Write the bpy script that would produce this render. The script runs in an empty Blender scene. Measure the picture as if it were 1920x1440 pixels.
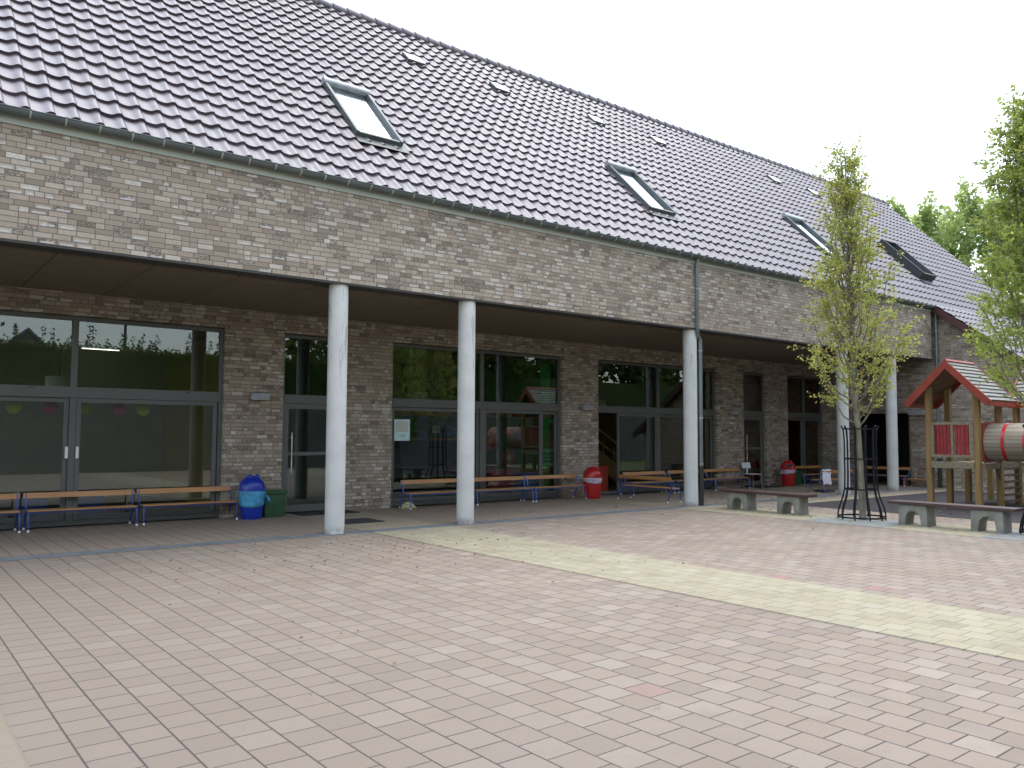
import bpy, bmesh, math, random
from mathutils import Vector, Matrix
random.seed(7)
R = math.radians
C = bpy.data.collections.new("place"); bpy.context.scene.collection.children.link(C)
scene = bpy.context.scene

# ------------------------------------------------------------------ mesh helpers
class MB:
    def __init__(s): s.v = []; s.f = []
    def quad(s, a, b, c, d):
        n = len(s.v); s.v += [a, b, c, d]; s.f.append((n, n+1, n+2, n+3)); return s
    def box(s, x0, y0, z0, x1, y1, z1):
        n = len(s.v)
        s.v += [(x0,y0,z0),(x1,y0,z0),(x1,y1,z0),(x0,y1,z0),(x0,y0,z1),(x1,y0,z1),(x1,y1,z1),(x0,y1,z1)]
        s.f += [tuple(n+i for i in q) for q in ((3,2,1,0),(4,5,6,7),(0,1,5,4),(1,2,6,5),(2,3,7,6),(3,0,4,7))]
        return s
    def prism(s, pts, axis, a0, a1):
        """polygon pts (2D) extruded along axis 0/1/2 from a0 to a1"""
        n = len(s.v); m = len(pts)
        def P(p, a):
            if axis == 0: return (a, p[0], p[1])
            if axis == 1: return (p[0], a, p[1])
            return (p[0], p[1], a)
        s.v += [P(p, a0) for p in pts] + [P(p, a1) for p in pts]
        s.f.append(tuple(n+i for i in range(m))[::-1]); s.f.append(tuple(n+m+i for i in range(m)))
        for i in range(m):
            j = (i+1) % m; s.f.append((n+i, n+j, n+m+j, n+m+i))
        return s
    def tube(s, path, r, seg=8, caps=True):
        path = [Vector(p) for p in path]; n0 = len(s.v); k = len(path)
        rs = r if isinstance(r, (list, tuple)) else [r]*k
        up = None
        for i, p in enumerate(path):
            t = (path[min(i+1,k-1)] - path[max(i-1,0)]).normalized()
            if up is None:
                up = Vector((0,0,1)) if abs(t.z) < .9 else Vector((1,0,0))
            a = t.cross(up)
            if a.length < 1e-6: a = t.orthogonal()
            a.normalize(); b = t.cross(a).normalized(); up = a.cross(t)
            for j in range(seg):
                th = 2*math.pi*j/seg
                s.v.append(tuple(p + (a*math.cos(th) + b*math.sin(th))*rs[i]))
        for i in range(k-1):
            for j in range(seg):
                q = (j+1) % seg
                s.f.append((n0+i*seg+j, n0+i*seg+q, n0+(i+1)*seg+q, n0+(i+1)*seg+j))
        if caps:
            s.f.append(tuple(n0+j for j in range(seg))[::-1]); s.f.append(tuple(n0+(k-1)*seg+j for j in range(seg)))
        return s
    def lathe(s, prof, seg=24, cx=0, cy=0, sx=1, sy=1, fn=None):
        n0 = len(s.v); k = len(prof)
        for i, (r, z) in enumerate(prof):
            for j in range(seg):
                th = 2*math.pi*j/seg
                rr = r if fn is None else fn(r, z, th)
                s.v.append((cx + rr*math.cos(th)*sx, cy + rr*math.sin(th)*sy, z))
        for i in range(k-1):
            for j in range(seg):
                q = (j+1) % seg
                s.f.append((n0+i*seg+j, n0+i*seg+q, n0+(i+1)*seg+q, n0+(i+1)*seg+j))
        s.f.append(tuple(n0+j for j in range(seg))[::-1]); s.f.append(tuple(n0+(k-1)*seg+j for j in range(seg)))
        return s
    def ball(s, c, r, seg=12, rings=8, sx=1, sy=1, sz=1):
        n0 = len(s.v)
        for i in range(rings+1):
            ph = math.pi*i/rings
            for j in range(seg):
                th = 2*math.pi*j/seg; q = max(math.sin(ph), 1e-3)
                s.v.append((c[0]+r*sx*q*math.cos(th), c[1]+r*sy*q*math.sin(th), c[2]-r*sz*math.cos(ph)))
        for i in range(rings):
            for j in range(seg):
                q = (j+1) % seg
                s.f.append((n0+i*seg+j, n0+i*seg+q, n0+(i+1)*seg+q, n0+(i+1)*seg+j))
        return s
    def build(s, name, mat, parent=None, bevel=0, smooth=False, loc=None, rotz=0):
        me = bpy.data.meshes.new(name)
        me.from_pydata([tuple(p) for p in s.v], [], s.f)
        if bevel:
            bm = bmesh.new(); bm.from_mesh(me)
            bmesh.ops.bevel(bm, geom=[e for e in bm.edges if e.calc_face_angle(0) > .5], offset=bevel, segments=2, affect='EDGES', profile=.7)
            bm.to_mesh(me); bm.free()
        me.update()
        if smooth:
            me.polygons.foreach_set('use_smooth', [True]*len(me.polygons))
            if smooth == 'auto': me.set_sharp_from_angle(angle=R(40))
        me.materials.append(mat)
        o = bpy.data.objects.new(name, me); C.objects.link(o)
        if parent: o.parent = parent
        if loc: o.location = loc; o.rotation_euler = (0,0,rotz)
        return o

def tag(o, label, cat, group=None):
    o['label'] = label; o['category'] = cat
    if group: o['group'] = group
    return o
def thing(name, label, cat, loc=(0,0,0), rotz=0, group=None):
    o = bpy.data.objects.new(name, None); C.objects.link(o); o.empty_display_size = .2
    o.location = loc; o.rotation_euler = (0,0,rotz)
    return tag(o, label, cat, group)
def setting(o, kind='structure'): o['kind'] = kind; return o
def dup(root, loc, rotz, label):
    r = root.copy(); C.objects.link(r); r.location = loc; r.rotation_euler = (0,0,rotz); r['label'] = label
    for ch in list(root.children):
        c = ch.copy(); C.objects.link(c); c.parent = r
        for g in list(ch.children):
            d = g.copy(); C.objects.link(d); d.parent = c
    return r

# ------------------------------------------------------------------ material helpers
class NT:
    def __init__(s, name):
        s.m = bpy.data.materials.new(name); s.m.use_nodes = True
        s.t = s.m.node_tree; s.n = s.t.nodes; s.b = s.n['Principled BSDF']; s.out = s.n['Material Output']
    def set(s, sock, v):
        if hasattr(v, 'links') or isinstance(v, bpy.types.NodeSocket): s.t.links.new(v, sock)
        else:
            if sock.type == 'RGBA' and len(v) == 3: v = (*v, 1)
            sock.default_value = v
    def M(s, op, a, b=None, c=None, clamp=False):
        n = s.n.new('ShaderNodeMath'); n.operation = op; n.use_clamp = clamp
        s.set(n.inputs[0], a)
        if b is not None: s.set(n.inputs[1], b)
        if c is not None: s.set(n.inputs[2], c)
        return n.outputs[0]
    def mix(s, fac, a, b, mode='MIX'):
        n = s.n.new('ShaderNodeMix'); n.data_type = 'RGBA'; n.blend_type = mode
        s.set(n.inputs[0], fac); s.set(n.inputs[6], a); s.set(n.inputs[7], b)
        return n.outputs[2]
    def ramp(s, fac, stops, interp='LINEAR'):
        n = s.n.new('ShaderNodeValToRGB'); cr = n.color_ramp; cr.interpolation = interp
        while len(cr.elements) < len(stops): cr.elements.new(.5)
        for e, (p, c) in zip(cr.elements, stops):
            e.position = p; e.color = (*c, 1) if len(c) == 3 else c
        s.set(n.inputs[0], fac); return n.outputs[0]
    def coord(s, kind='Object'):
        n = s.n.new('ShaderNodeTexCoord'); return n.outputs[kind]
    def sep(s, v):
        n = s.n.new('ShaderNodeSeparateXYZ'); s.set(n.inputs[0], v); return n.outputs
    def comb(s, x, y, z=0.0):
        n = s.n.new('ShaderNodeCombineXYZ'); s.set(n.inputs[0], x); s.set(n.inputs[1], y); s.set(n.inputs[2], z); return n.outputs[0]
    def noise(s, vec, scale, detail=3.0, rough=.55):
        n = s.n.new('ShaderNodeTexNoise'); s.set(n.inputs['Vector'], vec)
        n.inputs['Scale'].default_value = scale; n.inputs['Detail'].default_value = detail; n.inputs['Roughness'].default_value = rough
        return n.outputs['Fac']
    def white(s, vec):
        n = s.n.new('ShaderNodeTexWhiteNoise'); n.noise_dimensions = '3D'; s.set(n.inputs['Vector'], vec); return n.outputs['Color']
    def bump(s, h, dist, strength=1.0):
        n = s.n.new('ShaderNodeBump'); s.set(n.inputs['Height'], h); n.inputs['Distance'].default_value = dist; n.inputs['Strength'].default_value = strength
        s.set(s.b.inputs['Normal'], n.outputs[0])
    def step(s, x, lo, hi):
        n = s.n.new('ShaderNodeMapRange'); n.interpolation_type = 'SMOOTHSTEP'
        s.set(n.inputs[0], x); s.set(n.inputs[1], lo); s.set(n.inputs[2], hi); return n.outputs[0]

def mat(name, col, rough=.6, metal=0.0, spec=.5, var=.12, scale=6.0, bump=0.0, col2=None, stretch=None, coat=0.0):
    """plain material with noise variation in colour and gloss"""
    t = NT(name); v = t.coord()
    if stretch:
        n = t.n.new('ShaderNodeMapping'); n.inputs['Scale'].default_value = stretch; t.set(n.inputs[0], v); v = n.outputs[0]
    f = t.noise(v, scale, 4)
    c2 = col2 or tuple(min(1, c*(1+2*var)) for c in col); c1 = tuple(c*(1-var) for c in col)
    t.set(t.b.inputs['Base Color'], t.ramp(f, [(.3, c1), (.7, c2)]))
    t.set(t.b.inputs['Roughness'], t.M('MULTIPLY_ADD', f, .2, rough-.1))
    t.b.inputs['Metallic'].default_value = metal; t.b.inputs['Specular IOR Level'].default_value = spec
    t.b.inputs['Coat Weight'].default_value = coat
    if bump: t.bump(t.noise(v, scale*4, 5), bump)
    return t.m

def brick_mat():
    t = NT('brick'); p = t.sep(t.coord()); u = t.M('ADD', p[0], p[1]); z = p[2]
    bw, bh = .225, .075
    row = t.M('FLOOR', t.M('DIVIDE', z, bh))
    rw = t.sep(t.white(t.comb(row, 3.7)))
    uu = t.M('ADD', t.M('DIVIDE', u, bw), t.M('ADD', t.M('MULTIPLY', t.M('FLOORED_MODULO', row, 2.0), .5), t.M('MULTIPLY', t.M('FLOOR', t.M('MULTIPLY', rw[0], 4.0)), .25)))
    colm = t.M('FLOOR', uu); fu0 = t.M('FRACT', uu); fv = t.M('FRACT', t.M('DIVIDE', z, bh))
    r0 = t.sep(t.white(t.comb(colm, row, 1.0)))
    half = t.M('LESS_THAN', r0[2], .22)                      # some bricks are two headers
    second = t.M('MULTIPLY', half, t.M('GREATER_THAN', fu0, .5))
    r = t.sep(t.white(t.comb(colm, row, t.M('ADD', second, 5.0))))
    fuh = t.M('FRACT', t.M('MULTIPLY', fu0, 2.0))
    du1 = t.M('MULTIPLY', t.M('MINIMUM', fu0, t.M('SUBTRACT', 1.0, fu0)), bw)
    duh = t.M('MULTIPLY', t.M('MINIMUM', fuh, t.M('SUBTRACT', 1.0, fuh)), bw*.5)
    du = t.M('ADD', t.M('MULTIPLY', half, duh), t.M('MULTIPLY', t.M('SUBTRACT', 1.0, half), du1))
    dv = t.M('MULTIPLY', t.M('MINIMUM', fv, t.M('SUBTRACT', 1.0, fv)), bh)
    wob = t.M('MULTIPLY', t.M('SUBTRACT', t.noise(t.coord(), 45, 2), .5), .004)
    d = t.M('ADD', t.M('MINIMUM', du, dv), wob)
    face = t.step(d, .0035, .0065)                            # 0 in the joint, 1 on the brick
    base = t.ramp(r[0], [(0, (.21,.168,.128)), (.10, (.305,.252,.192)), (.45, (.38,.318,.243)), (.76, (.43,.370,.292)), (.93, (.49,.438,.36)), (1, (.60,.56,.49))])
    warm = t.mix(t.M('MULTIPLY', r[1], .35), base, (.315,.228,.165), 'MIX')
    n1 = t.noise(t.coord(), 22, 4); n2 = t.noise(t.comb(t.M('MULTIPLY', u, 1.0), t.M('MULTIPLY', z, 2.2), t.M('MULTIPLY', r[0], 30)), 30, 3)
    c = t.mix(t.step(n1, .35, .75), warm, t.mix(.4, warm, (.235,.208,.18)), 'MIX')
    # dark fired spots on some bricks
    spot = t.M('MULTIPLY', t.step(n2, .44, .53), t.M('GREATER_THAN', r[1], .84))
    c = t.mix(t.M('MULTIPLY', spot, .72), c, (.075,.066,.06))
    # pale sand smears along the lower half of some bricks
    sm = t.M('MULTIPLY', t.M('MULTIPLY', t.step(fv, .12, .2), t.step(t.M('ADD', fv, t.M('MULTIPLY', n2, .9)), 1.06, .9)), t.M('GREATER_THAN', r[2], .87))
    inn = t.M('MULTIPLY', t.step(t.M('MINIMUM', fu0, t.M('SUBTRACT', 1.0, fu0)), .1, .2), sm)
    c = t.mix(t.M('MULTIPLY', inn, .75), c, (.56,.55,.53))
    big = t.noise(t.coord(), .55, 3)
    c = t.mix(t.M('MULTIPLY', t.step(big, .4, .7), .18), c, (.22,.19,.165))
    mort = t.mix(t.step(n1, .3, .7), (.135,.125,.115), (.19,.175,.16))
    weep = t.M('MULTIPLY', t.M('COMPARE', row, 55.0, .1), t.M('MULTIPLY', t.M('LESS_THAN', t.M('FLOORED_MODULO', colm, 4.0), .5), t.M('LESS_THAN', fu0, .04)))
    mort = t.mix(weep, mort, (.012,.012,.015)); face = t.M('MULTIPLY', face, t.M('SUBTRACT', 1.0, weep))
    t.set(t.b.inputs['Base Color'], t.mix(face, mort, c))
    t.b.inputs['Roughness'].default_value = .85; t.b.inputs['Specular IOR Level'].default_value = .3
    t.bump(t.M('ADD', t.M('MULTIPLY', face, 1.0), t.M('MULTIPLY', n1, .35)), .006, .8)
    return t.m

def paver_mat(name, stops, mort, swap=False, odd=True, grime=.25):
    t = NT(name); p = t.sep(t.coord()); w = .225
    row = t.M('FLOOR', t.M('DIVIDE', t.M('SUBTRACT', p[0], .012), w))
    vv = t.M('DIVIDE', t.M('SUBTRACT', p[0], .012), w)
    rr = t.sep(t.white(t.comb(row, 9.1)))
    uu = t.M('ADD', t.M('DIVIDE', p[1], w), t.M('ADD', t.M('MULTIPLY', t.M('FLOORED_MODULO', row, 2.0), .5), t.M('MULTIPLY', rr[0], .06)))
    colm = t.M('FLOOR', uu); fu = t.M('FRACT', uu); fv = t.M('FRACT', vv)
    r = t.sep(t.white(t.comb(colm, row, 2.0)))
    du = t.M('MULTIPLY', t.M('MINIMUM', fu, t.M('SUBTRACT', 1.0, fu)), w)
    dv = t.M('MULTIPLY', t.M('MINIMUM', fv, t.M('SUBTRACT', 1.0, fv)), w)
    wob = t.M('MULTIPLY', t.M('SUBTRACT', t.noise(t.coord(), 30, 2), .5), .003)
    jw = t.M('MULTIPLY', rr[1], .0015)
    d = t.M('ADD', t.M('SUBTRACT', t.M('MINIMUM', t.M('ADD', du, .0006), dv), jw), t.M('SUBTRACT', wob, .0006))
    face = t.step(d, .0022, .0052)
    base = t.ramp(r[0], stops)
    hue = t.mix(t.M('MULTIPLY', r[1], .45), base, tuple(x*y for x, y in zip(stops[len(stops)//2][1], (1.04,.93,.86))))
    if odd:
        hue = t.mix(t.M('MULTIPLY', t.M('GREATER_THAN', r[2], .9985), .7), hue, (.30,.155,.135))
        hue = t.mix(t.M('MULTIPLY', t.M('LESS_THAN', r[2], .02), .35), hue, (.19,.16,.138))
    sp = t.noise(t.coord(), 120, 3, .75); big = t.noise(t.coord(), .33, 4); mid = t.noise(t.coord(), 2.4, 5, .65)
    c = t.mix(t.M('MULTIPLY', t.step(sp, .52, .7), .42), hue, (.48,.44,.39))
    c = t.mix(t.M('MULTIPLY', t.step(sp, .46, .3), .45), c, (.14,.115,.098))
    left = t.M('MULTIPLY', t.step(t.M('ADD', p[0], t.M('MULTIPLY', mid, 3.0)), 9.0, 1.0), .8)
    c = t.mix(left, c, (.165,.137,.11))
    c = t.mix(t.M('MULTIPLY', t.step(big, .42, .68), grime), c, (.190,.155,.125))
    c = t.mix(t.M('MULTIPLY', t.step(mid, .48, .72), .46), c, (.175,.143,.115))
    ck = t.noise(t.coord(), 1.7, 7, .72)
    c = t.mix(t.M('MULTIPLY', t.step(ck, .70, .78), .35), c, (.46,.45,.42))
    c = t.mix(t.M('MULTIPLY', t.step(ck, .37, .29), .5), c, (.12,.10,.085))
    # patchy warm tan blended over the arcade floor
    arc = t.M('MULTIPLY', t.step(p[1], 12.25, 12.6), t.M('MULTIPLY_ADD', mid, .5, .22))
    c = t.mix(arc, c, (.285,.228,.175))
    t.set(t.b.inputs['Base Color'], t.mix(face, mort, c))
    t.set(t.b.inputs['Roughness'], t.M('MULTIPLY_ADD', big, .25, .62)); t.b.inputs['Specular IOR Level'].default_value = .35
    t.bump(t.M('ADD', face, t.M('MULTIPLY', sp, .12)), .004, .7)
    return t.m

def glass_mat(name, f0=.088, tint=(.66,.70,.67)):
    t = NT(name); n = t.n
    g = n.new('ShaderNodeNewGeometry')
    dt = n.new('ShaderNodeVectorMath'); dt.operation = 'DOT_PRODUCT'
    t.t.links.new(g.outputs['Normal'], dt.inputs[0]); t.t.links.new(g.outputs['Incoming'], dt.inputs[1])
    cosv = t.M('ABSOLUTE', dt.outputs['Value'])
    fr = t.M('MULTIPLY_ADD', t.M('POWER', t.M('SUBTRACT', 1.0, cosv), 5.0), 1-f0, f0)
    tr = n.new('ShaderNodeBsdfTransparent'); tr.inputs[0].default_value = (*tint, 1)
    gl = n.new('ShaderNodeBsdfGlossy'); gl.inputs['Roughness'].default_value = .0; gl.inputs[0].default_value = (.92,.97,1,1)
    ms = n.new('ShaderNodeMixShader'); t.t.links.new(fr, ms.inputs[0]); t.t.links.new(tr.outputs[0], ms.inputs[1]); t.t.links.new(gl.outputs[0], ms.inputs[2])
    t.t.links.new(ms.outputs[0], t.out.inputs[0]); return t.m

def leaf_mat(name, stops, trans=.45, rough=.5):
    t = NT(name); n = t.n
    g = n.new('ShaderNodeNewGeometry')
    c = t.ramp(g.outputs['Random Per Island'], stops)
    df = n.new('ShaderNodeBsdfPrincipled'); t.set(df.inputs['Base Color'], c); df.inputs['Roughness'].default_value = rough; df.inputs['Specular IOR Level'].default_value = .3
    tl = n.new('ShaderNodeBsdfTranslucent'); t.set(tl.inputs[0], t.mix(.45, c, (.55,.60,.10)))
    ms = n.new('ShaderNodeMixShader'); ms.inputs[0].default_value = trans
    t.t.links.new(df.outputs[0], ms.inputs[1]); t.t.links.new(tl.outputs[0], ms.inputs[2]); t.t.links.new(ms.outputs[0], t.out.inputs[0])
    return t.m

def tile_mat():
    t = NT('glazed_tile'); g = t.n.new('ShaderNodeNewGeometry'); r = g.outputs['Random Per Island']
    c = t.ramp(r, [(0, (.062,.046,.052)), (.5, (.090,.066,.074)), (1, (.125,.095,.102))])
    big = t.noise(t.coord(), .8, 4)
    c = t.mix(t.M('MULTIPLY', t.step(big, .5, .75), .3), c, (.135,.12,.115))
    t.set(t.b.inputs['Base Color'], c)
    t.set(t.b.inputs['Roughness'], t.M('ADD', t.M('MULTIPLY_ADD', r, .08, .28), t.M('MULTIPLY', t.noise(t.coord(), 5, 5), .20)))
    t.b.inputs['IOR'].default_value = 1.84; t.b.inputs['Specular Tint'].default_value = (.80,.87,.98,1)
    t.bump(t.noise(t.coord(), 7, 2), .004, .5)
    return t.m

def wood_mat(name, c1, c2, scale=(3, 40, 40), rough=.55):
    return mat(name, c1, rough, col2=c2, scale=1.0, stretch=scale, bump=.001)

def concrete_col():
    t = NT('column_concrete'); v = t.coord(); p = t.sep(v)
    f = t.noise(v, 2.2, 5); fine = t.noise(v, 40, 3)
    c = t.ramp(f, [(.3, (.50,.515,.50)), (.7, (.61,.625,.605))])
    vo = t.n.new('ShaderNodeTexVoronoi'); t.set(vo.inputs['Vector'], v); vo.inputs['Scale'].default_value = 11
    hole = t.M('MULTIPLY', t.M('LESS_THAN', vo.outputs['Distance'], .10), t.M('GREATER_THAN', fine, .5))
    c = t.mix(t.M('MULTIPLY', hole, .7), c, (.16,.16,.155))
    st = t.noise(t.comb(t.M('MULTIPLY', p[0], 16.0), t.M('MULTIPLY', p[1], 16.0), t.M('MULTIPLY', p[2], 1.3)), 1.0, 6, .75)
    stain = t.M('MULTIPLY', t.step(st, .57, .62), t.step(p[2], 1.9, 3.2))
    c = t.mix(t.M('MULTIPLY', stain, .6), c, (.12,.115,.105))
    foot = t.M('MULTIPLY', t.step(p[2], .16, .02), t.step(t.noise(v, 9, 4), .35, .6))
    c = t.mix(t.M('MULTIPLY', foot, .7), c, (.21,.19,.165))
    t.set(t.b.inputs['Base Color'], c); t.b.inputs['Roughness'].default_value = .7
    t.bump(t.M('SUBTRACT', fine, hole), .003, .5)
    return t.m

def slat_wood(name, stops, axis=2, w=.09):
    """weathered boards, a dark gap between them along one object axis"""
    t = NT(name); p = t.sep(t.coord()); q = t.M('DIVIDE', p[axis], w)
    r = t.sep(t.white(t.comb(t.M('FLOOR', q), 4.0))); fr = t.M('FRACT', q)
    g = t.step(t.M('MINIMUM', fr, t.M('SUBTRACT', 1.0, fr)), .02, .06)
    n = t.noise(t.coord(), 14, 5)
    c = t.mix(t.M('MULTIPLY', n, .5), t.ramp(r[0], stops), (.2,.17,.13))
    t.set(t.b.inputs['Base Color'], t.mix(g, (.04,.035,.03), c)); t.b.inputs['Roughness'].default_value = .8
    t.bump(g, .006); return t.m

B_ = brick_mat()
PAVE = paver_mat('red_grey_pavers', [(0, (.207,.167,.131)), (.3, (.244,.200,.160)), (.75, (.270,.225,.182)), (1, (.312,.268,.224))], (.062,.056,.052))
YEL = paver_mat('yellow_pavers', [(0, (.285,.262,.172)), (.5, (.315,.292,.198)), (1, (.345,.325,.236))], (.19,.172,.128), odd=False, grime=.12)
STRIPE = mat('bluestone_strip', (.115,.135,.15), .7, var=.15, scale=4, bump=.002)
GREYP = paver_mat('grey_pavers', [(0, (.21,.21,.20)), (.5, (.25,.25,.235)), (1, (.29,.29,.27))], (.14,.135,.13), odd=False)
TILE = tile_mat(); CONC = concrete_col()
GLASS = glass_mat('window_glass'); SKYGL = glass_mat('roof_glass', .5, (.5,.55,.55))
FRAME = mat('grey_green_aluminium', (.105,.112,.105), .45, .0, var=.06, scale=2)
TRIM = mat('sage_metal', (.36,.39,.34), .5, var=.05, scale=1.5)
ZINC = mat('dark_zinc', (.10,.118,.118), .45, .35, var=.12, scale=3)
PIPE = mat('zinc_pipe', (.17,.205,.215), .4, .45, var=.10, scale=3)
STRAP = mat('bright_zinc_strap', (.36,.37,.34), .45, .4)
SOFF = None
BLACKPL = mat('black_plastic_pipe', (.022,.022,.024), .5)
STEEL = mat('brushed_steel', (.62,.6,.55), .3, .9)
LAMPG = mat('lamp_grey', (.27,.285,.30), .5)
ORANGE = wood_mat('orange_beech', (.42,.195,.062), (.56,.285,.105), (2, 30, 30), .45)
BLUE = mat('blue_steel_paint', (.022,.050,.235), .4, coat=.3, var=.08)
LBLUE = mat('lighter_blue_paint', (.03,.12,.40), .4, coat=.3, var=.08)
WHITE = mat('white_plastic', (.75,.75,.72), .5, var=.05)
BLUEPL = mat('blue_plastic', (.008,.030,.33), .30, var=.06, spec=.6)
REDPL = mat('red_plastic', (.40,.012,.016), .30, var=.06, spec=.6)
GREENPL = mat('green_plastic', (.022,.075,.032), .5, var=.1)
BAGB = mat('blue_bin_bag', (.06,.30,.52), .35, var=.25, scale=9, bump=.02)
BAGW = mat('pale_bin_bag', (.50,.42,.50), .35, var=.25, scale=9, bump=.02)
CONB = mat('bench_concrete', (.20,.205,.18), .85, var=.22, scale=5, bump=.004)
BROWNPL = wood_mat('brown_plank', (.050,.026,.024), (.085,.046,.043), (30, 2, 30), .5)
IRON = mat('black_iron', (.010,.010,.014), .55, .0, spec=.3)
BARK = mat('grey_bark', (.185,.175,.13), .9, var=.3, scale=9, stretch=(1,1,.35), bump=.01, col2=(.29,.275,.205))
TWIG = mat('twig_bark', (.15,.13,.10), .85, var=.25, scale=9)
POSTW = wood_mat('impregnated_pine', (.22,.135,.05), (.38,.26,.105), (14, 14, 1.2), .7)
GREYW = wood_mat('weathered_pine', (.20,.165,.115), (.35,.295,.21), (2, 20, 14), .8)
DARKW = wood_mat('dark_brown_board', (.14,.085,.05), (.2,.13,.08), (2, 20, 20), .8)  # dark brown timber for ladder, brace, stair treads and roof underside
REDW = mat('red_wood_paint', (.27,.045,.026), .55, var=.14, scale=4)
REDS = mat('worn_red_slat', (.30,.026,.033), .5, var=.2, scale=6)
RUBBER = mat('rubber_surface', (.028,.025,.028), .9, var=.2, scale=5, bump=.004)
MAT_ = mat('black_mat', (.022,.023,.026), .9, var=.2, scale=30, bump=.003)
CLOTH = mat('white_cloth', (.68,.68,.76), .8, var=.06)
DARKCL = mat('dark_purple_cloth', (.018,.014,.04), .8)

# ------------------------------------------------------------------ camera, light
def camera():
    yaw, pitch, roll, f = R(51.687), R(3.533), R(.263), 1537.8
    fw = Vector((math.cos(yaw)*math.cos(pitch), math.sin(yaw)*math.cos(pitch), math.sin(pitch)))
    rt = Vector((math.sin(yaw), -math.cos(yaw), 0)); up = rt.cross(fw)
    r2 = rt*math.cos(roll) + up*math.sin(roll); u2 = -rt*math.sin(roll) + up*math.cos(roll)
    cd = bpy.data.cameras.new('camera'); cd.sensor_fit = 'HORIZONTAL'; cd.sensor_width = 36; cd.lens = f/1920*36
    cd.clip_start = .05; cd.clip_end = 2000
    o = bpy.data.objects.new('camera', cd); scene.collection.objects.link(o)
    m = Matrix((( r2.x, u2.x, -fw.x, 0), (r2.y, u2.y, -fw.y, 0), (r2.z, u2.z, -fw.z, 1.6), (0,0,0,1)))
    o.matrix_world = m; scene.camera = o
camera()
def light():
    w = bpy.data.worlds.new('World'); scene.world = w; w.use_nodes = True
    n = w.node_tree.nodes; l = w.node_tree.links; bg = n['Background']
    sk = n.new('ShaderNodeTexSky'); sk.sky_type = 'NISHITA'; sk.sun_disc = False
    el, az = R(74), R(55)                        # veiled sun high above the roof ridge
    sk.sun_elevation = el; sk.sun_rotation = az; sk.air_density = 1.3; sk.dust_density = 2.0; sk.ozone_density = 1.0; sk.altitude = 50
    hs = n.new('ShaderNodeHueSaturation'); hs.inputs['Saturation'].default_value = .50; hs.inputs['Value'].default_value = 1.0
    l.new(sk.outputs[0], hs.inputs['Color']); l.new(hs.outputs[0], bg.inputs[0]); bg.inputs[1].default_value = .15
    sd = bpy.data.lights.new('sun', 'SUN'); sd.energy = .8; sd.angle = R(100); sd.color = (.94, .98, 1)
    so = bpy.data.objects.new('sun', sd); scene.collection.objects.link(so)
    d = Vector((math.sin(az)*math.cos(el), math.cos(az)*math.cos(el), math.sin(el)))   # towards the sun
    so.rotation_euler = d.to_track_quat('Z', 'Y').to_euler(); so.location = (0, 0, 40)
light()
vs = scene.view_settings; vs.view_transform = 'Standard'; vs.look = 'None'; vs.exposure = 1.5; vs.gamma = 1
scene.cycles.max_bounces = 10; scene.cycles.transparent_max_bounces = 16; scene.cycles.glossy_bounces = 5

# ------------------------------------------------------------------ ground
def sheet(name, m, x0, y0, x1, y1, z):
    return setting(MB().quad((x0,y0,z),(x1,y0,z),(x1,y1,z),(x0,y1,z)).build(name, m))
GRASS = mat('grass_green', (.06,.085,.025), .9, var=.3, scale=.6)
sheet('ground', GRASS, -400, -400, 400, 400, -.02)
sheet('paving', PAVE, -16, -4.6, 26.75, 15.80, 0)
YZ = .004
sheet('yellow_path', YEL, 6.57, -4.5, 8.13, 11.99, YZ)
sheet('yellow_path', YEL, 6.57, 12.31, 8.13, 15.78, YZ)
sheet('yellow_path', YEL, -.87, -4.5, .695, 11.99, YZ)
sheet('yellow_path', YEL, 14.05, 8.92, 15.60, 11.99, YZ)
sheet('yellow_path', YEL, 14.05, 12.31, 15.60, 15.78, YZ)
sheet('yellow_path', YEL, 14.05, 5.75, 15.60, 7.32, YZ)
sheet('yellow_path', YEL, 14.05, -4.5, 15.60, 4.12, YZ)
sheet('yellow_path', YEL, 21.55, 12.31, 23.1, 15.78, YZ)
sheet('yellow_path', YEL, 17.2, 11.06, 26.7, 11.5, YZ)
sheet('drainage_strip', STRIPE, -16, 12.0, 26.74, 12.30, YZ)
sheet('playground_surface', RUBBER, 16.95, -4.4, 25.35, 11.04, YZ+.003)
def chalk_pavers():
    t = NT('chalked_grey_pavers'); p = t.coord()
    # reuse of the grey paver look with scribbled cyan chalk
    q = t.sep(p); n = t.noise(p, 3.5, 3, .6)
    w = t.n.new('ShaderNodeTexWave'); w.inputs['Scale'].default_value = 2.1; w.inputs['Distortion'].default_value = 9; w.inputs['Detail'].default_value = 2
    t.set(w.inputs['Vector'], p)
    base = t.ramp(t.noise(p, 9, 4), [(.3, (.185,.185,.175)), (.7, (.27,.27,.25))])
    fu = t.M('FRACT', t.M('DIVIDE', q[0], .225)); fv = t.M('FRACT', t.M('DIVIDE', q[1], .225))
    j = t.step(t.M('MINIMUM', t.M('MINIMUM', fu, t.M('SUBTRACT', 1.0, fu)), t.M('MINIMUM', fv, t.M('SUBTRACT', 1.0, fv))), .01, .03)
    base = t.mix(j, (.12,.12,.115), base)
    ch = t.M('MULTIPLY', t.step(w.outputs['Fac'], .86, .97), t.step(n, .42, .6))
    t.set(t.b.inputs['Base Color'], t.mix(t.M('MULTIPLY', ch, .75), base, (.33,.52,.52))); t.b.inputs['Roughness'].default_value = .85
    return t.m
CHALK = chalk_pavers()
sheet('tree_pit_paving', CHALK, 14.05, 7.325, 15.60, 8.915, YZ)
sheet('tree_pit_paving', CHALK, 14.05, 4.125, 15.60, 5.745, YZ)

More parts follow.
